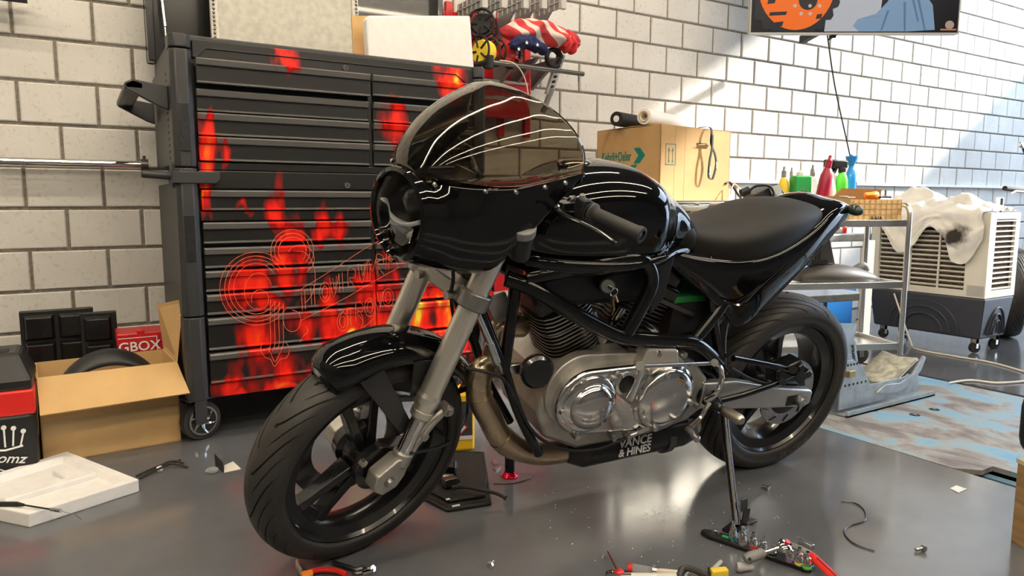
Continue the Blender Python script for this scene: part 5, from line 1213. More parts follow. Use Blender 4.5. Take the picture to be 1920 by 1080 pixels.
# ================================================================ rack on the wall right of the tool chest
rk = thing('tool_rack', 'red wall rack with grey plastic arms above the fairing', 'rack', (1.95, 3.62, 1.3))
for u in (843, 893, 940, 990):
    a = ony(u, 30, 3.60); wpart('upright', MB().box(a.x-.02, a.x+.02, 3.60, 3.63, 1.30, 2.0), 'red', rk, smooth=0, bevel=.003)
for z in (1.62, 1.80, 1.90): wpart('back_strip', MB().box(1.72, 2.36, 3.61, 3.64, z, z+.05), 'red', rk, smooth=0)
wpart('lower_panel', MB().box(1.74, 2.25, 3.52, 3.54, 1.40, 1.585), 'red', rk, smooth=0, bevel=.004)
wpart('panel_stripe', MB().box(1.74, 2.2, 3.516, 3.52, 1.50, 1.515).box(1.74, 2.25, 3.51, 3.54, 1.58, 1.595), 'lgrey', rk, smooth=0)
dots = MB()
for i in range(3):
    for j in range(2): p = ony(1000+j*5, 180+i*4, 3.515); dots.cyl((p.x, 3.513, p.z), (p.x, 3.52, p.z), .004, n=8)
wpart('panel_dots', dots, 'white', rk)
for i, u in enumerate((858, 893, 932, 965, 1000)):
    a = ony(u, 45, 3.60)
    arm = MB().prism([(a.x, 3.60, a.z-.10), (a.x+.012, 3.60, a.z-.10), (a.x+.012, 3.30, a.z+.02), (a.x+.012, 3.30, a.z+.10), (a.x+.012, 3.60, a.z+.09), (a.x, 3.60, a.z+.09)], (0, 0, .001))
    ar_ = wpart('rack_arm', MB().box(a.x, a.x+.010, 3.32, 3.60, a.z+.03, a.z+.10).prism([(a.x, 3.60, a.z-.11), (a.x, 3.60, a.z+.03), (a.x, 3.42, a.z+.03)], (.010, 0, 0)), K['grey'], rk, smooth=0)
    rb_ = MB()
    for q in range(6): rb_.box(a.x-.006, a.x+.016, 3.33+q*.05, 3.336+q*.05, a.z+.03, a.z+.10)
    rb_.box(a.x-.006, a.x+.016, 3.32, 3.60, a.z+.062, a.z+.068)
    wpart('arm_rib', rb_, K['lgrey'], ar_, smooth=0)
    wpart('arm_end', MB().box(a.x-.012, a.x+.022, 3.30, 3.325, a.z+.02, a.z+.075), K['lgrey'], ar_, smooth=0, bevel=.003)
# lower row: arms and swing bar
pa = ony(918, 116, 3.15); pb = ony(1094, 139, 3.15)
bar = wpart('swing_bar', MB().tube([pa, pb], .012, 10).cyl(pb+V(-.03, 0, -.005), pb+V(-.03, 0, -.045), .006), K['dsteel'], rk)
wpart('bar_joint', MB().cyl(pa+V(0, 0, -.03), pa+V(0, 0, .03), .02, n=12).tube([pa, pa+V(-.12, .25, -.02)], .014, 8), 'ink', bar)
for u in (930, 962, 1000):
    a = ony(u, 138, 3.55); wpart('lower_arm', MB().prism([(a.x, 3.58, a.z-.09), (a.x, 3.58, a.z+.05), (a.x, 3.30, a.z+.05)], (.02, 0, 0)), K['grey'], rk, smooth=0)
dg = [ony(1049, 112, 3.35), ony(1020, 205, 3.42)]
dgm = wpart('diagonal_brace', MB().tube([ony(1035, 165, 3.38), dg[1]], .016, 8), K['grey'], rk)
ho = MB().obox(dg[0].lerp(dg[1], .3), (.115, .022, .012), dg[1]-dg[0], (1, 0, 0)); wpart('brace_plate', ho, K['lgrey'], dgm, smooth=0)
hs = MB()
for i in range(6):
    q = dg[0].lerp(dg[1], .05+i*.1); hs.cyl(q+V(-.005, -.03, 0), q+V(-.005, .03, 0), .007, n=8)
wpart('brace_holes', hs, 'ink', dgm)
# reels of cable on the rack
def reel(name, label, u, v, Y, r, w, m, tilt):
    c = ony(u, v, Y); t = thing(name, label, 'cable reel', c-V(0, 0, r), tilt, 'cable reels on the rack'); ax = V(1, 0, 0); o = V(0, 0, r)
    lpart('winding', MB().lathe([(r*.3, -w), (r*.72, -w), (r*.80, -w*.5), (r*.80, w*.5), (r*.72, w), (r*.3, w)], o, ax, 26), m, t)
    for s in (-1, 1):
        f = lpart('flange', MB().tube([o+V(s*w*1.1, r*math.cos(a), r*math.sin(a)) for a in [2*PI*i/26 for i in range(26)]], .006, 6, loop=True), 'ink', t)
        sp = MB()
        for i in range(5): a = 2*PI*i/5; sp.tube([o+V(s*w*1.1, .02*math.cos(a), .02*math.sin(a)), o+V(s*w*1.1, r*math.cos(a), r*math.sin(a))], .005, 6)
        lpart('flange_spokes', sp, 'ink', f)
reel('yellow_cable_reel', 'reel of yellow cable with black flanges on the red rack', 908, 98, 3.25, .075, .035, 'lemon', .25)
reel('red_cable_reel', 'reel of red cable between yellow reel and folded flag', 946, 102, 3.33, .065, .045, 'redplastic', .2)
reel('black_cable_reel', 'black cable reel above the yellow reel on the rack', 905, 48, 3.42, .07, .05, 'ink', .9)
solo('hanging_leads', MB().tube(catmull([V(.0, 0, 0), V(.09, .0, -.01), V(.15, .0, -.08), V(.19, .02, -.20), V(.215, .05, -.30)], 6), .003, 6), mat('pale_lead', (.75, .55, .40), .5), 'thin pale lead hanging from the rack bar', 'lead', ony(937, 113, 3.14))
solo('red_lead', MB().tube(catmull([V(0, 0, 0), V(.05, 0, -.03), V(.10, 0, -.10), V(.115, .02, -.26)], 6), .003, 6), 'redplastic', 'thin red lead hanging from the red cable reel', 'lead', ony(962, 104, 3.2))
# folded flag: red and white striped cloth with a blue starred corner
def cloth_lump(c, L_, hgt, dep, seed, n=30, m=18):
    mb = MB(); rows = []
    for i in range(n+1):
        t = i/n; row = []
        for j in range(m):
            a = 2*PI*j/m; k = math.sin(PI*min(.985, max(.015, t)))**.35
            q = mathutils.noise.noise(V(t*5+seed, math.cos(a)*1.6, math.sin(a)*1.6)); q2 = mathutils.noise.noise(V(t*11+seed, math.cos(a)*3.5, math.sin(a)*3.5))
            rr = max(.35, 1+.60*q+.42*q2)
            row.append(V(c.x+(t-.5)*L_, c.y+dep*k*rr*math.cos(a), c.z+hgt*k*rr*math.sin(a)+.02*math.sin(t*4)))
        rows.append(row)
    return mb.loft(rows)
def stripes():
    m = mat('striped_cloth', (.6, .05, .06), .85); nt = m.node_tree; tc = nt.nodes.new('ShaderNodeTexCoord'); mp = nt.nodes.new('ShaderNodeMapping'); mp.inputs['Rotation'].default_value = (.3, .9, .2); nt.links.new(tc.outputs['Object'], mp.inputs[0])
    w = nt.nodes.new('ShaderNodeTexWave'); w.inputs['Scale'].default_value = 4.6; w.inputs['Distortion'].default_value = 2.5; w.inputs['Detail Scale'].default_value = .8; nt.links.new(mp.outputs[0], w.inputs[0])
    cr = nt.nodes.new('ShaderNodeValToRGB'); cr.color_ramp.elements[0].position = .55; cr.color_ramp.elements[0].color = (.52, .045, .05, 1); cr.color_ramp.elements[1].position = .62; cr.color_ramp.elements[1].color = (.68, .58, .52, 1)
    nt.links.new(w.outputs[0], cr.inputs[0]); nt.links.new(cr.outputs[0], nt.nodes['Principled BSDF'].inputs['Base Color']); return m
fc = ony(1015, 68, 3.30)
fg = thing('folded_flag', 'crumpled red and white striped flag with blue starred corner on the rack', 'flag', fc-V(0, 0, .1))
wpart('striped_field', cloth_lump(fc, .50, .060, .09, 2.0), stripes(), fg, smooth=180, sub=1)
c2 = ony(992, 88, 3.22); bl_ = wpart('blue_corner', cloth_lump(c2, .23, .040, .05, 7.0, 20), mat('navy_cloth', (.012, .018, .07), .9), fg, smooth=180, sub=1)
c3 = ony(1065, 85, 3.26); wpart('red_fold', cloth_lump(c3, .10, .055, .06, 11.0, 16), mat('red_cloth', (.55, .03, .035), .85), fg, smooth=180, sub=1)
st = MB()
for u, v in ((988, 80), (1008, 84), (973, 92)):
    p = ony(u, v, 3.155); pts = []
    for i in range(10): r = .011 if i % 2 == 0 else .0045; a = PI/2+i*PI/5; pts.append((p.x+r*math.cos(a), p.y, p.z+r*math.sin(a)))
    st.prism(pts, (0, .002, 0))
wpart('stars', st, 'white', bl_, smooth=0)
solo('hose_coil', MB().tube([V(.045*math.cos(a), .01*a/6, .045*math.sin(a)) for a in [i*PI/8 for i in range(40)]], .011, 8), 'ink', 'small coil of black hose under the flag on the rack', 'hose', ony(1040, 108, 3.30))
# red machine standing under the rack
mcn = thing('red_cabinet', 'red workshop machine with grey column behind the fork', 'machine', (1.90, 3.30, 0))
lpart('body', MB().box(-.27, .36, -.02, .25, .05, .72), 'red', mcn, smooth=0, bevel=.01); lpart('column', MB().box(-.245, -.14, -.16, -.06, .35, .74), 'grey', mcn, smooth=0, bevel=.01)
lpart('base', MB().box(-.30, .38, -.10, .25, 0, .05), 'black', mcn, smooth=0, bevel=.008); lpart('bead_breaker', MB().tube([(-.05, -.1, .40), (.05, -.16, .42), (.12, -.12, .36)], .05, 12), 'lgrey', mcn, bevel=0)
lpart('foot_plate', MB().prism([(-.05, -.2, .1), (.12, -.2, .1), (.16, -.2, .30), (-.02, -.2, .32)], (0, .02, 0)), 'steel', mcn, smooth=0)

# ================================================================ left side
def px_box(u0, v0, u1, v1, Y):
    a = ony(u0, v1, Y); b = ony(u1, v0, Y); return a.x, b.x, a.z, b.z
for i, (u0, u1, v0, Y, lab, zt) in enumerate(((36, 176, 576, 3.50, 'black panel with square raised cells leaning left against the wall', .47), (150, 219, 580, 3.44, 'narrower black cell panel in front of the wide one', .455))):
    x0 = ony(u0, 600, Y).x; x1 = ony(u1, 600, Y).x
    t = thing('cell_panel', lab, 'panel', (x0, Y, 0), 0, 'black cell panels'); w_ = x1-x0
    lpart('backing', MB().box(0, w_, 0, .03, .0, zt), 'black', t, smooth=0, bevel=.004)
    n = 2 if i == 0 else 1
    cw = (w_-.02)/ (2 if i == 0 else 1)
    for a in range(n):
        for k in range(4):
            z1_ = zt-.015-k*.115
            lpart('cell', MB().loft([[(.012+a*cw, 0, z1_), (a*cw+cw, 0, z1_), (a*cw+cw, 0, z1_-.105), (.012+a*cw, 0, z1_-.105)], [(.022+a*cw, -.022, z1_-.012), (a*cw+cw-.010, -.022, z1_-.012), (a*cw+cw-.010, -.022, z1_-.098), (.022+a*cw, -.022, z1_-.098)]]), K['satin'], t, smooth=0, bevel=.003)
x0, x1, z0, z1 = px_box(222, 620, 300, 660, 3.27)
rbx = thing('red_case', 'small red metal case behind the open carton', 'case', (x0, 3.27, 0))
lpart('case', MB().box(0, x1-x0+.02, 0, .16, 0, z1-.012), 'red', rbx, smooth=0, bevel=.006); lpart('lid', MB().box(-.003, x1-x0+.023, -.003, .163, z1-.05, z1), 'red', rbx, smooth=0, bevel=.006)
lpart('clasp', MB().box(.07, .10, -.006, .03, z1-.005, z1+.012), 'redplastic', rbx, bevel=.004); lettering('case_lettering', 'GBOX', K['wink'], rbx, (.0, -.005, z1-.075), (1, 0, 0), (0, 0, 1), .055, .001, .015)
lpart('print_frame', MB().box(.0, .145, -.0045, -.003, z1-.022, z1-.019).box(.142, .145, -.0045, -.003, z1-.09, z1-.02), 'wink', rbx, smooth=0)
# open carton with a black fender inside
oc = thing('open_carton', 'open brown cardboard carton with its front flap hanging down', 'carton', (-.155, 2.905, 0), .06)
w_, d_, h_ = .445, .30, .31
def wall_(n, x0, x1, y0, y1): return lpart(n, MB().box(x0, x1, y0, y1, 0, h_), 'card', oc, smooth=0)
wall_('front_wall', 0, w_, 0, .005); wall_('back_wall', 0, w_, d_-.005, d_); wall_('left_wall', 0, .005, 0, d_); wall_('right_wall', w_-.005, w_, 0, d_)
lpart('bottom', MB().box(0, w_, 0, d_, 0, .005), 'card', oc, smooth=0)
lpart('front_flap', MB().prism([(0, 0, h_), (w_, 0, h_), (w_+.02, -.115, h_-.10), (.0, -.115, h_-.105)], (0, -.003, .004)), 'card', oc, smooth=0)
lpart('right_flap', MB().prism([(w_, .01, h_), (w_, d_, h_), (w_-.015, d_-.01, h_+.19), (w_+.04, .05, h_+.235)], (.004, 0, 0)), 'card', oc, smooth=0)
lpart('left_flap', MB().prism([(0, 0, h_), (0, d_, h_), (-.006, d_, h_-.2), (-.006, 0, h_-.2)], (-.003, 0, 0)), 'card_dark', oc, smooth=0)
lpart('tape', MB().box(.005, w_-.005, -.0008, 0, .10, .15), mat('packing_tape', (.50, .34, .15), .35), oc, smooth=0)
lpart('staple', MB().box(.33, .345, d_-.0065, d_-.005, h_-.05, h_-.047).box(.36, .375, d_-.0065, d_-.005, h_-.047, h_-.044).box(.05, .075, d_-.0065, d_-.005, h_-.09, h_-.087), K['card_dark'], oc, smooth=0)
bf = thing('boxed_fender', 'black curved fender standing inside the open carton', 'fender', (-.155+.22, 2.905+.16, .006), .06)
rgs = []
for i in range(25):
    a = math.radians(15+150*i/24); rgs.append([V(.20*math.cos(a)*(.84+.16*abs(q)**.5*0+.16), .07*q, .10+(.255-.05*abs(q)**2.4)*math.sin(a)) for q in [-1+j/5 for j in range(11)]])
lpart('shell', MB().loft(rgs, False, False), 'black', bf, smooth=60, solid=.004)
lpart('liner', MB().box(-.14, .14, -.05, .05, 0, .10), 'black', bf, smooth=0, bevel=.01)
# black and red tool case at the left edge
tcx = thing('tool_case', 'black and red plastic tool case with crown emblem at the left edge', 'tool case', (-.497, 2.80, 0), 0)
lpart('base', MB().box(0, .335, 0, .26, 0, .225), 'black', tcx, smooth=0, bevel=.018); lpart('band', MB().box(-.003, .338, -.004, .262, .215, .30), 'redplastic', tcx, smooth=0, bevel=.008)
lpart('lid', MB().loft([[(0, 0, .295), (.335, 0, .295), (.335, .26, .295), (0, .26, .295)], [(0, -.002, .33), (.335, -.002, .33), (.335, .26, .33), (0, .26, .33)], [(.03, .06, .415), (.30, .06, .415), (.30, .24, .415), (.03, .24, .415)]]), 'black', tcx, smooth=0, bevel=.012)
lpart('lid_recess', MB().box(.10, .27, .09, .15, .410, .4165), 'ink', tcx, smooth=0)
cw_ = MB()
for i in range(5):
    x = .195+i*.026; z = .150+[.006, .020, .026, .020, .006][i]; cw_.tube([(x, -.004, z), (.205+i*.021, -.004, .115)], .003, 6); cw_.cyl((x, -.006, z+.005), (x, -.001, z+.005), .0075, n=12)
cw_.tube([(.197, -.004, .112), (.247, -.004, .104), (.295, -.004, .112)], .0035, 6)
lpart('crown_emblem', cw_, 'wink', tcx); lettering('case_script', 'kustomz', K['wink'], tcx, (.145, -.0055, .085), (1, 0, -.22), (.22, 0, 1), .045, .0008, .01, .25)
lpart('swash', MB().tube(catmull([(.19, -.004, .072), (.24, -.004, .035), (.30, -.004, .022), (.325, -.004, .03), (.30, -.004, .04)], 5), .0022, 6), 'wink', tcx)
# foam tray on the floor with a small cable on it
A_, B_, C_, D_ = onz(55, 990), onz(262, 922), onz(128, 867), onz(-130, 950)
ft_ = thing('foam_tray', 'white moulded polystyrene tray lying on the floor at the left', 'foam tray', (A_.x, A_.y, 0))
P4 = [A_, B_, C_, D_]; ct = sum(P4, Vector())/4
ins = [p.lerp(ct, .16) for p in P4]; ins2 = [p.lerp(ct, .24) for p in P4]; Z = lambda P, z: [V(p.x, p.y, z) for p in P]
wpart('tray', MB().loft([Z(P4, 0), Z(P4, .042), Z(ins, .042), Z(ins2, .022)]), 'foam', ft_, smooth=0, bevel=.004)
wpart('divider', MB().obox(ct+V(.02, -.02, .030), (.13, .020, .0095), B_-A_, C_-B_), 'foam', ft_, bevel=.004); wpart('divider', MB().obox(ct+V(.06, .07, .030), (.018, .06, .0085), B_-A_, C_-B_), 'foam', ft_, bevel=.004)
cbp = [onz(0, 945, .048), onz(30, 945, .05), onz(45, 947, .05), onz(95, 955, .05), onz(115, 958, .05)]
cbl = thing('cable_end', 'black inner cable with threaded end lying across the foam tray', 'cable', (cbp[0].x, cbp[0].y, .044))
wpart('sleeve', MB().tube(cbp[:3], [.0075, .0075, .004], 8), 'ink', cbl); wpart('cable', MB().tube([cbp[2], cbp[3]], .0025, 6), 'ink', cbl); wpart('ferrule', MB().cyl(cbp[3], cbp[4], .005), 'steel', cbl)
wpart('wire', MB().tube([cbp[4], onz(140, 965, .03), onz(153, 974, .003)], .001, 5), 'steel', cbl)
zt_ = thing('cable_ties', 'bundle of black cable ties on the floor beside the foam tray', 'cable tie', onz(300, 890, .0))
for i, (a, b, c) in enumerate((((255, 893), (310, 870), (352, 876)), ((262, 897), (315, 866), (345, 868)), ((270, 892), (300, 878), (338, 862)))):
    wpart('tie', MB().tube(catmull([onz(*a, .006), onz(*b, .016), onz(*c, .006)], 5), .0035, 6), 'ink', zt_)
wpart('band', MB().cyl(onz(297, 880, .008), onz(302, 878, .012), .010, n=10), 'white', zt_)
cdv = thing('folded_card', 'small folded black and white card standing on the floor before the chest', 'card', onz(425, 880))
wpart('face', MB().prism([onz(404, 875), onz(420, 887), onz(418, 867, .025), onz(402, 850, .035)], (0, .002, 0)), 'ink', cdv, smooth=0); wpart('leaf', MB().prism([onz(420, 887, .001), onz(452, 880, .001), onz(437, 866, .001), onz(421, 873, .001)], (0, 0, .002)), K['cream'], cdv, smooth=0)
tr2 = solo('clear_wrapper', MB().ell((0, 0, .012), .022, .014, .012, 10, 6), 'clearp', 'small clear crumpled plastic wrapper on the floor', 'wrapper', onz(398, 888))

# ================================================================ under and before the motorcycle
cn = thing('oil_canister', 'yellow plastic oil canister with warning label behind the front wheel', 'canister', (1.17, 2.30, 0), -.35)
lpart('body', MB().loft([[(-.055, -.035, 0), (.055, -.035, 0), (.055, .035, 0), (-.055, .035, 0)], [(-.055, -.035, .21), (.055, -.035, .21), (.055, .035, .21), (-.055, .035, .21)], [(-.03, -.02, .245), (.03, -.02, .245), (.03, .02, .245), (-.03, .02, .245)]]), 'yellow', cn, smooth=0, bevel=.010, seg=3)
lpart('cap', MB().cyl((-.015, 0, .245), (-.015, 0, .275), .017), 'ink', cn)
lpart('label', MB().box(-.046, .046, -.0362, -.035, .045, .19), mat('dark_label', (.05, .05, .055), .5), cn, smooth=0); lpart('label_foot', MB().box(-.046, .046, -.0365, -.0362, .045, .06), 'white', cn, smooth=0)
lpart('warning_border', MB().prism([(-.0, -.037, .062), (.030, -.037, .092), (0, -.037, .122), (-.030, -.037, .092)], (0, .0006, 0)), 'red', cn, smooth=0); lpart('warning_field', MB().prism([(-.0, -.0376, .069), (.023, -.0376, .092), (0, -.0376, .115), (-.023, -.0376, .092)], (0, .0006, 0)), 'white', cn, smooth=0)
lpart('exclamation_mark', MB().box(-.0025, .0025, -.0382, -.0376, .087, .106).box(-.0025, .0025, -.0382, -.0376, .079, .083), 'ink', cn, smooth=0)
pc_ = [onz(792, 938), onz(838, 962), onz(922, 948), onz(908, 852), onz(850, 850)]
po = thing('leather_pouch', 'flat black leather pouch lying on the floor behind the front wheel', 'pouch', (pc_[0].x, pc_[0].y, 0))
wpart('back', MB().prism(pc_, (0, 0, .012)), 'leather', po, bevel=.005)
cc = sum(pc_, Vector())/5
wpart('pocket', MB().prism([p.lerp(cc, .18)+V(0, 0, .012) for p in (pc_[0], pc_[1], pc_[2])]+[pc_[2].lerp(pc_[3], .5)+V(0, 0, .012), pc_[0].lerp(pc_[4], .5)+V(0, 0, .012)], (0, 0, .010)), 'leather', po, bevel=.004)
wpart('seam', MB().tube([p.lerp(cc, .06)+V(0, 0, .0125) for p in pc_], .0025, 6, loop=True), 'ink', po); wpart('tag', MB().obox(onz(855, 948, .023), (.012, .004, .001), onz(870, 945)-onz(855, 948), (0, 1, 0)).obox(onz(840, 936, .023), (.006, .005, .001), (1, 0, 0), (0, 1, 0)), 'white', po, smooth=0)
mc_ = thing('brake_master_cylinder', 'black brake lever with master cylinder resting on the leather pouch', 'brake lever', onz(850, 905, .022))
wpart('cylinder', MB().cyl(onz(822, 895, .04), onz(850, 897, .04), .014, n=14).obox(onz(843, 903, .04), (.022, .016, .014), (1, 0, 0), (0, 1, 0)), 'dsteel', mc_, bevel=.003); wpart('reservoir', MB().cyl(onz(846, 885, .045), onz(846, 870, .06), .022, n=16), 'satin', mc_)
wpart('hose', MB().tube(catmull([onz(853, 868, .06), onz(857, 890, .05), onz(862, 905, .03)], 5), .005, 8), 'ink', mc_); wpart('lever', MB().tube(catmull([onz(848, 915, .04), onz(868, 912, .045), onz(900, 918, .04), onz(930, 925, .03), onz(948, 934, .02)], 5), [.010]*6+[.008]*8+[.0075]*6+[.011], 10, flat=.7), 'ink', mc_)
# paddock-lift pillar with red foot
f0 = onz(956, 893); pd = thing('support_pillar', 'black support pillar with red anodised foot under the engine', 'stand', (f0.x, f0.y, 0))
wpart('foot', MB().lathe([(.030, 0), (.030, .004), (.022, .012), (.019, .018)], (f0.x, f0.y, 0), (0, 0, 1), 24), mat('red_anodised', (.62, .01, .04), .2, .8), pd); wpart('pillar', MB().cyl((f0.x, f0.y, .016), (f0.x, f0.y, .13), .017, n=20), 'satin', pd)
solo('wire_piece', MB().tube(catmull([V(-.09, .02, .003), V(-.03, -.01, .003), V(.04, 0, .003), V(.07, .03, .003)], 6), .002, 6), 'dsteel', 'bent piece of wire beside the red pillar foot', 'wire', onz(975, 902))
for i, (u, v, l) in enumerate(((932, 880, 'loose metal offcut by the leather pouch'), (928, 870, 'shiny metal strip behind the leather pouch'))):
    solo('metal_offcut', MB().prism([(-.02, -.008, 0), (.02, -.005, 0), (.022, .006, 0), (-.015, .010, 0)], (0, 0, .006)), 'steel', l, 'metal scrap', onz(u, v), .5+i, smooth=0)

# socket rail with sockets
s0, s1 = onz(1322, 1003), onz(1524, 1071); sdv = (s1-s0); sl_n = sdv.length; ang = math.atan2(sdv.y, sdv.x); sm = (s0+s1)/2
rail = thing('socket_rail', 'black rail holding a row of bit sockets on the floor', 'socket rail', (sm.x, sm.y, 0), ang)
lpart('rail', MB().prism([(-sl_n/2-.01, -.008, 0), (-sl_n/2+.02, -.02, 0), (sl_n/2-.015, -.02, 0), (sl_n/2, -.012, 0), (sl_n/2, .012, 0), (sl_n/2-.015, .02, 0), (-sl_n/2+.02, .02, 0), (-sl_n/2-.01, .008, 0)], (0, 0, .014)), 'black', rail, smooth=30, bevel=.004)
lpart('clip', MB().tube([(-sl_n/2+.03+.01*math.cos(a), .01*math.sin(a), .017) for a in [i*PI/4 for i in range(6)]], .002, 6), 'steel', rail); lpart('size_label', MB().box(-sl_n/2+.05, -sl_n/2+.085, -.006, .006, .014, .0148), 'green', rail, smooth=0)
for i, (u, v, h, cm, lab) in enumerate(((1374, 1012, .052, 'teal', 'blue'), (1392, 1021, .05, 'grey', 'grey'), (1412, 1028, .044, 'redplastic', 'red'), (1430, 1034, .042, 'white', 'white'), (1448, 1042, .03, 'ink', 'black'), (1480, 1052, .046, mat('violet', (.25, .1, .4), .4), 'violet'), (1498, 1059, .046, 'lemon', 'yellow'), (1513, 1066, .044, 'lime', 'green'))):
    p = onz(u, v, .014); t = thing('bit_socket', 'chrome bit socket with %s ring on the black rail' % lab, 'socket', p, 0, 'bit sockets on the rail')
    lpart('socket', MB().lathe([(.0105, 0), (.0105, h*.4), (.0085, h*.48), (.0085, h*.65), (.0045, h*.68), (.0045, h), (.001, h)], (0, 0, 0), (0, 0, 1), 16), 'chrome', t); lpart('colour_ring', MB().lathe([(.0112, .003), (.0112, .009)], (0, 0, 0), (0, 0, 1), 16), cm, t)
rt_ = thing('ratchet', 'chrome ratchet with dark grey handle lying across the socket rail', 'ratchet', onz(1430, 1045))
ra, rb_ = onz(1396, 1048, .035), onz(1470, 1024, .055)
wpart('handle', MB().tube([ra, ra.lerp(rb_, .12), ra.lerp(rb_, .45), ra.lerp(rb_, .5)], [.010, .014, .012, .008], 12), 'grey', rt_); wpart('shaft', MB().tube([ra.lerp(rb_, .48), ra.lerp(rb_, .88)], .0065, 12), 'chrome', rt_); wpart('head', MB().lathe([(.015, -.010), (.018, -.006), (.018, .006), (.014, .009), (.002, .010)], rb_, (.1, -.5, .85), 22), 'chrome', rt_)
n_ = V(.1, -.5, .85).normalized(); wpart('selector', MB().cyl(rb_+n_*.009+V(.005, 0, .003), rb_+n_*.013+V(.005, 0, .003), .007), 'redplastic', rt_); wpart('hang_hole', MB().cyl(ra+V(.004, -.012, .004), ra+V(.004, -.0142, .0065), .004), 'ink', rt_)
wr_ = thing('pipe_wrench', 'red handled pipe wrench lying at the right of the socket rail', 'wrench', onz(1530, 1060))
w0, w1, w2_, w3 = onz(1478, 1018, .03), onz(1500, 1028, .03), onz(1520, 1040, .028), onz(1575, 1092, .02)
wpart('jaw', MB().tube([w0, w1, w2_], [.006, .012, .013], 10, flat=.6), 'grey', wr_); wpart('upper_jaw', MB().obox(onz(1512, 1021, .035), (.020, .008, .008), w2_-w0, (0, 0, 1)), 'steel', wr_, bevel=.002); wpart('handle', MB().tube([w1.lerp(w2_, .6), w2_, w3], [.010, .013, .014], 12, flat=.55), 'redplastic', wr_); wpart('handle_inlay', MB().tube([w2_.lerp(w3, .15)+V(-.004, -.009, .006), w2_.lerp(w3, .9)+V(-.004, -.009, .006)], .003, 6), mat('dark_red', (.25, .005, .005), .5), wr_)
# tools at the lower edge
def tool(name, label, cat, u, v): return thing(name, label, cat, onz(u, v))
t = tool('voltage_tester', 'clear voltage tester screwdriver with red end cap on the floor', 'screwdriver', 1230, 1068)
a, b, c = onz(1178, 1064, .012), onz(1222, 1070, .012), onz(1275, 1074, .010)
wpart('end_cap', MB().cyl(a, a.lerp(b, .18), .012, n=14), 'redplastic', t); wpart('handle', MB().cyl(a.lerp(b, .18), b, .011, .009, 14), 'clearp', t); wpart('collar', MB().cyl(b, b.lerp(c, .15), .014, n=10), 'chrome', t); wpart('blade', MB().tube([b.lerp(c, .15), b.lerp(c, .35), c], [.006, .007, .006], 10), mat('pale_sleeve', (.62, .55, .42), .4), t)
t = tool('scraper_handle', 'pale wooden handled scraper at the bottom edge of the floor', 'scraper', 1220, 1080); wpart('handle', MB().obox(onz(1215, 1083, .008), (.07, .010, .007), onz(1250, 1083)-onz(1180, 1083), (0, 0, 1)), K['cream'], t, bevel=.003); wpart('blade', MB().obox(onz(1160, 1086, .006), (.03, .014, .002), onz(1250, 1083)-onz(1180, 1083), (0, 0, 1)), 'steel', t)
t = tool('red_screwdriver', 'thin screwdriver with red ball handle lying on the floor', 'screwdriver', 1150, 1065); wpart('shaft', MB().cyl(onz(1140, 1034, .014), onz(1158, 1070, .016), .0028), mat('copper_shaft', (.40, .20, .17), .35, 1), t); wpart('handle', MB().ell(onz(1161, 1076, .014), .014, .014, .013, 14, 8), 'redplastic', t)
t = tool('ring_wrench', 'small ring spanner beside the red screwdriver', 'spanner', 1146, 1077); q = onz(1146, 1075, .006); wpart('ring', MB().tube([q+V(.012*math.cos(a), .009*math.sin(a), 0) for a in [i*PI/8 for i in range(16)]], .0035, 6, loop=True), 'chrome', t); wpart('nut', MB().cyl(onz(1173, 1074, 0), onz(1173, 1074, .012), .007, n=6), 'chrome', t)
t = tool('black_pliers', 'black handled pliers at the bottom edge near the yellow tool', 'pliers', 1300, 1075); wpart('handle', MB().tube(catmull([onz(1272, 1084, .01), onz(1280, 1066, .012), onz(1300, 1068, .012), onz(1330, 1082, .01)], 5), .008, 8), mat('dark_brown_grip', (.05, .045, .035), .5), t); wpart('handle', MB().tube(catmull([onz(1282, 1086, .01), onz(1290, 1076, .012), onz(1310, 1084, .012)], 4), .006, 8), 'steel', t)
t = tool('yellow_tool', 'yellow and black wire stripper at the bottom edge', 'wire stripper', 1345, 1078); wpart('body', MB().obox(onz(1348, 1076, .014), (.022, .014, .010), (1, -.4, 0), (0, 0, 1)), 'lemon', t, bevel=.004); wpart('trigger', MB().tube([onz(1330, 1075, .02), onz(1329, 1064, .03)], .003, 6), 'ink', t)
solo('metal_pin', MB().cyl((-.032, 0, .006), (.032, 0, .006), .006, n=12), 'lgrey', 'short grey metal pin beside the yellow tool', 'pin', onz(1342, 1067), .35)
solo('spark_socket', MB().lathe([(.011, -.012), (.013, -.004), (.010, .008), (.007, .026), (.004, .030)], (0, 0, .012), (.8, -.5, 0), 14), 'lgrey', 'small grey socket lying on the floor at the bottom', 'socket', onz(1390, 1072))
t = tool('side_cutters', 'red and orange handled cutters on the floor under the front wheel', 'cutters', 600, 1070)
wpart('handle', MB().tube(catmull([onz(575, 1074, .012), onz(600, 1068, .014), onz(630, 1070, .012), onz(650, 1078, .01)], 5), .007, 8), 'redplastic', t); wpart('handle', MB().tube(catmull([onz(565, 1080, .012), onz(585, 1074, .012)], 4), .009, 8), 'orange', t); wpart('jaw', MB().tube([onz(557, 1052, .012), onz(562, 1066, .012), onz(570, 1076, .012)], [.005, .009, .010], 8), 'steel', t)
t = tool('combination_spanner', 'dark combination spanner lying in front of the front wheel', 'spanner', 650, 1066); wpart('shaft', MB().obox(onz(645, 1062, .006), (.040, .006, .004), onz(668, 1063)-onz(618, 1046), (0, 0, 1)), 'dsteel', t, bevel=.002); q = onz(674, 1070, .006); wpart('ring', MB().tube([q+V(.014*math.cos(a), .010*math.sin(a), 0) for a in [i*PI/8 for i in range(16)]], .005, 6, loop=True), 'dsteel', t)
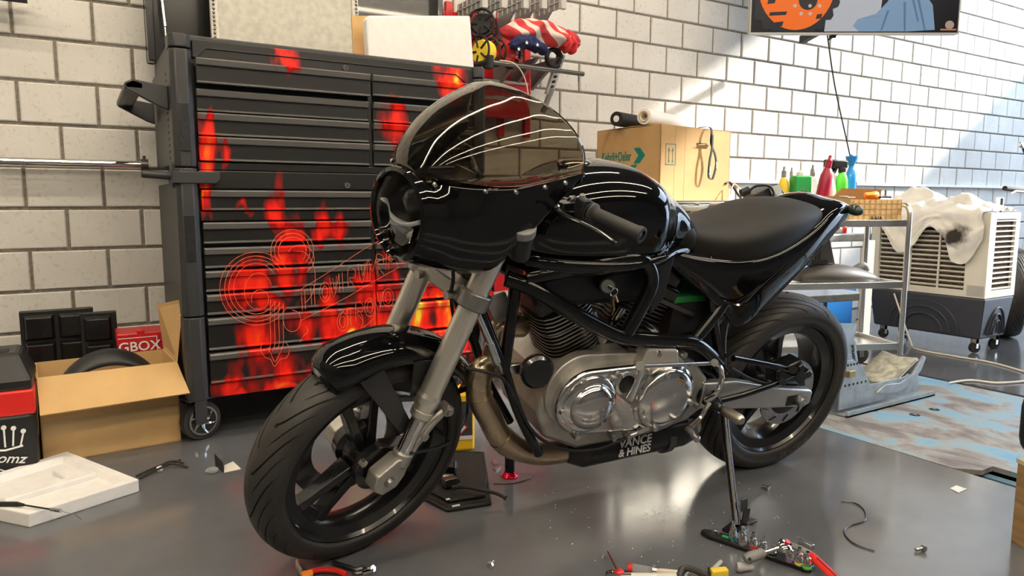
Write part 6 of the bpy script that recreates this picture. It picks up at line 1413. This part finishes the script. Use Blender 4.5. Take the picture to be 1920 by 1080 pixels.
wpart('bolt', MB().cyl(onz(680, 1075, .006), onz(700, 1070, .008), .006, n=8).cyl(onz(693, 1068, .006), onz(700, 1066, .012), .009, n=6), 'chrome', t)
for i, (u, v, l) in enumerate(((918, 1067, 'small metal bolt lying alone in front of the bike'), (1442, 920, 'small dark bolt lying beside the side stand'), (1734, 1034, 'spark plug shaped bolt at the lower right of the floor'))):
    t = thing('loose_bolt', l, 'bolt', onz(u, v), .7+i, 'loose bolts on the floor'); lpart('head', MB().cyl((0, 0, .008), (.008, 0, .010), .009, n=6), 'steel', t); lpart('shank', MB().cyl((.008, 0, .010), (.026, 0, .006), .005, n=10), 'steel', t)
solo('bent_wire', MB().tube(catmull([onz(1577, 940, .003), onz(1600, 942, .003), onz(1620, 955, .003), onz(1622, 975, .003), onz(1595, 985, .003), onz(1583, 997, .003), onz(1600, 1018, .003), onz(1640, 1032, .003)], 6), .0022, 6).xf(lambda p: p-onz(1600, 985)), 'dsteel', 'bent wire lying on the floor right of the side stand', 'wire', onz(1600, 985))
solo('torn_label', MB().prism([(-.03, -.012, 0), (.025, -.02, 0), (.032, .012, 0), (-.01, .018, 0)], (0, 0, .002)), 'white', 'torn white label stuck on the floor at the right', 'label', onz(1795, 918), .2, smooth=0)
# white cable across the floor behind the lift plate
P = [onz(1662, 560, .30), onz(1690, 630, .01), onz(1720, 655, .006), onz(1790, 668, .006), onz(1860, 680, .006), onz(1930, 700, .006)]
P[0] = V(4.585, 2.66, .32); P[1] = V(4.57, 2.52, .02)
solo('white_cable', MB().tube(catmull([p-P[2] for p in P], 6), .006, 6), 'cream', 'pale mains cable from the cooler across the floor', 'cable', P[2])
solo('floor_hose', MB().tube(catmull([onz(u, v, .006)-onz(1850, 718) for u, v in ((1780, 718), (1820, 713), (1870, 718), (1930, 714))], 6), .006, 6), 'white', 'white cable lying on the lift plate edge at the right', 'cable', onz(1850, 718))
solo('black_shoe_cover', MB().ell((0, 0, .035), .06, .045, .035, 14, 8), 'ink', 'round black foot pad behind the wheel chock', 'pad', onz(1650, 700))
# wooden stool leg and black pad at the right edge
ws = thing('wooden_block', 'upright brown wooden block at the lower right edge', 'wood block', (2.118, .755, 0), -.5)
lpart('block', MB().box(-.045, .10, -.04, .10, 0, .222), 'wood', ws, smooth=0, bevel=.003); lpart('top_board', MB().box(-.047, .102, -.042, .102, .222, .234), 'pale_wood', ws, smooth=0)
solo('black_pad', MB().box(-.05, .16, -.06, .12, 0, .185), 'leather', 'black padded cushion on the wooden block', 'pad', (2.150, .775, .2345), -.5, smooth=60, bevel=.05, seg=4)
# second motorcycle at the far right
b2 = thing('parked_motorcycle', 'second motorcycle partly visible at the right edge behind the air cooler', 'motorcycle', (5.42, 2.35, 0), .5)
tq = tyre(.31, .085, .23, .07, (0, 0, .31), 20, .8, 240); lpart('rear_tyre', tq, 'rubber', b2, smooth=180); lpart('rim', rim(.235, .07, (0, 0, .31)), 'satin', b2)
lpart('spokes', MB().box(-.02, .02, -.02, .02, .1, .52).box(-.2, .2, -.02, .02, .29, .33), 'satin', b2, bevel=.005); lpart('fork', MB().cyl((.0, .1, .31), (-.12, .1, .95), .025).cyl((.0, -.1, .31), (-.12, -.1, .95), .025), 'chrome', b2)
h0 = ony(1884, 353, 2.30); h1 = ony(1940, 360, 2.30)
hb2 = wpart('handlebar', MB().cyl(h0, h1, .011), 'satin', b2); wpart('grip', MB().cyl(h0, h0.lerp(h1, .62), .016, n=14), 'ink', hb2); wpart('lever', MB().tube([ony(1897, 362, 2.28), ony(1905, 358, 2.28), ony(1925, 360, 2.28)], .006, 8), 'white', hb2)
wpart('mirror', MB().obox(ony(1918, 274, 2.30), (.05, .012, .015), ony(1930, 282, 2.3)-ony(1905, 265, 2.3), (0, 1, 0)), 'chrome', b2, bevel=.008); wpart('mirror_stem', MB().cyl(ony(1918, 280, 2.30), ony(1945, 340, 2.30), .006), 'ink', b2)

# grit and swarf lying on the floor
gm = MB(); random.seed(11); g0 = onz(1240, 966)
for i in range(230):
    u, v = random.gauss(1240, 16), random.gauss(966, 7)
    if i > 150: u, v = random.uniform(1000, 1500), random.uniform(905, 1060)
    p = onz(u, v)-g0; s = random.uniform(.0008, .0022)
    gm.add([p+V(-s, -s, 0), p+V(s, -s*.6, 0), p+V(0, s, 0), p+V(0, 0, s*1.2)], [(0, 1, 3), (1, 2, 3), (2, 0, 3), (0, 2, 1)])
o = obj('floor_grit', gm, K['white'], None, smooth=0); o.location = g0; o['kind'] = 'stuff'; o['label'] = 'scatter of pale grit on the floor under the engine'; o['category'] = 'grit'
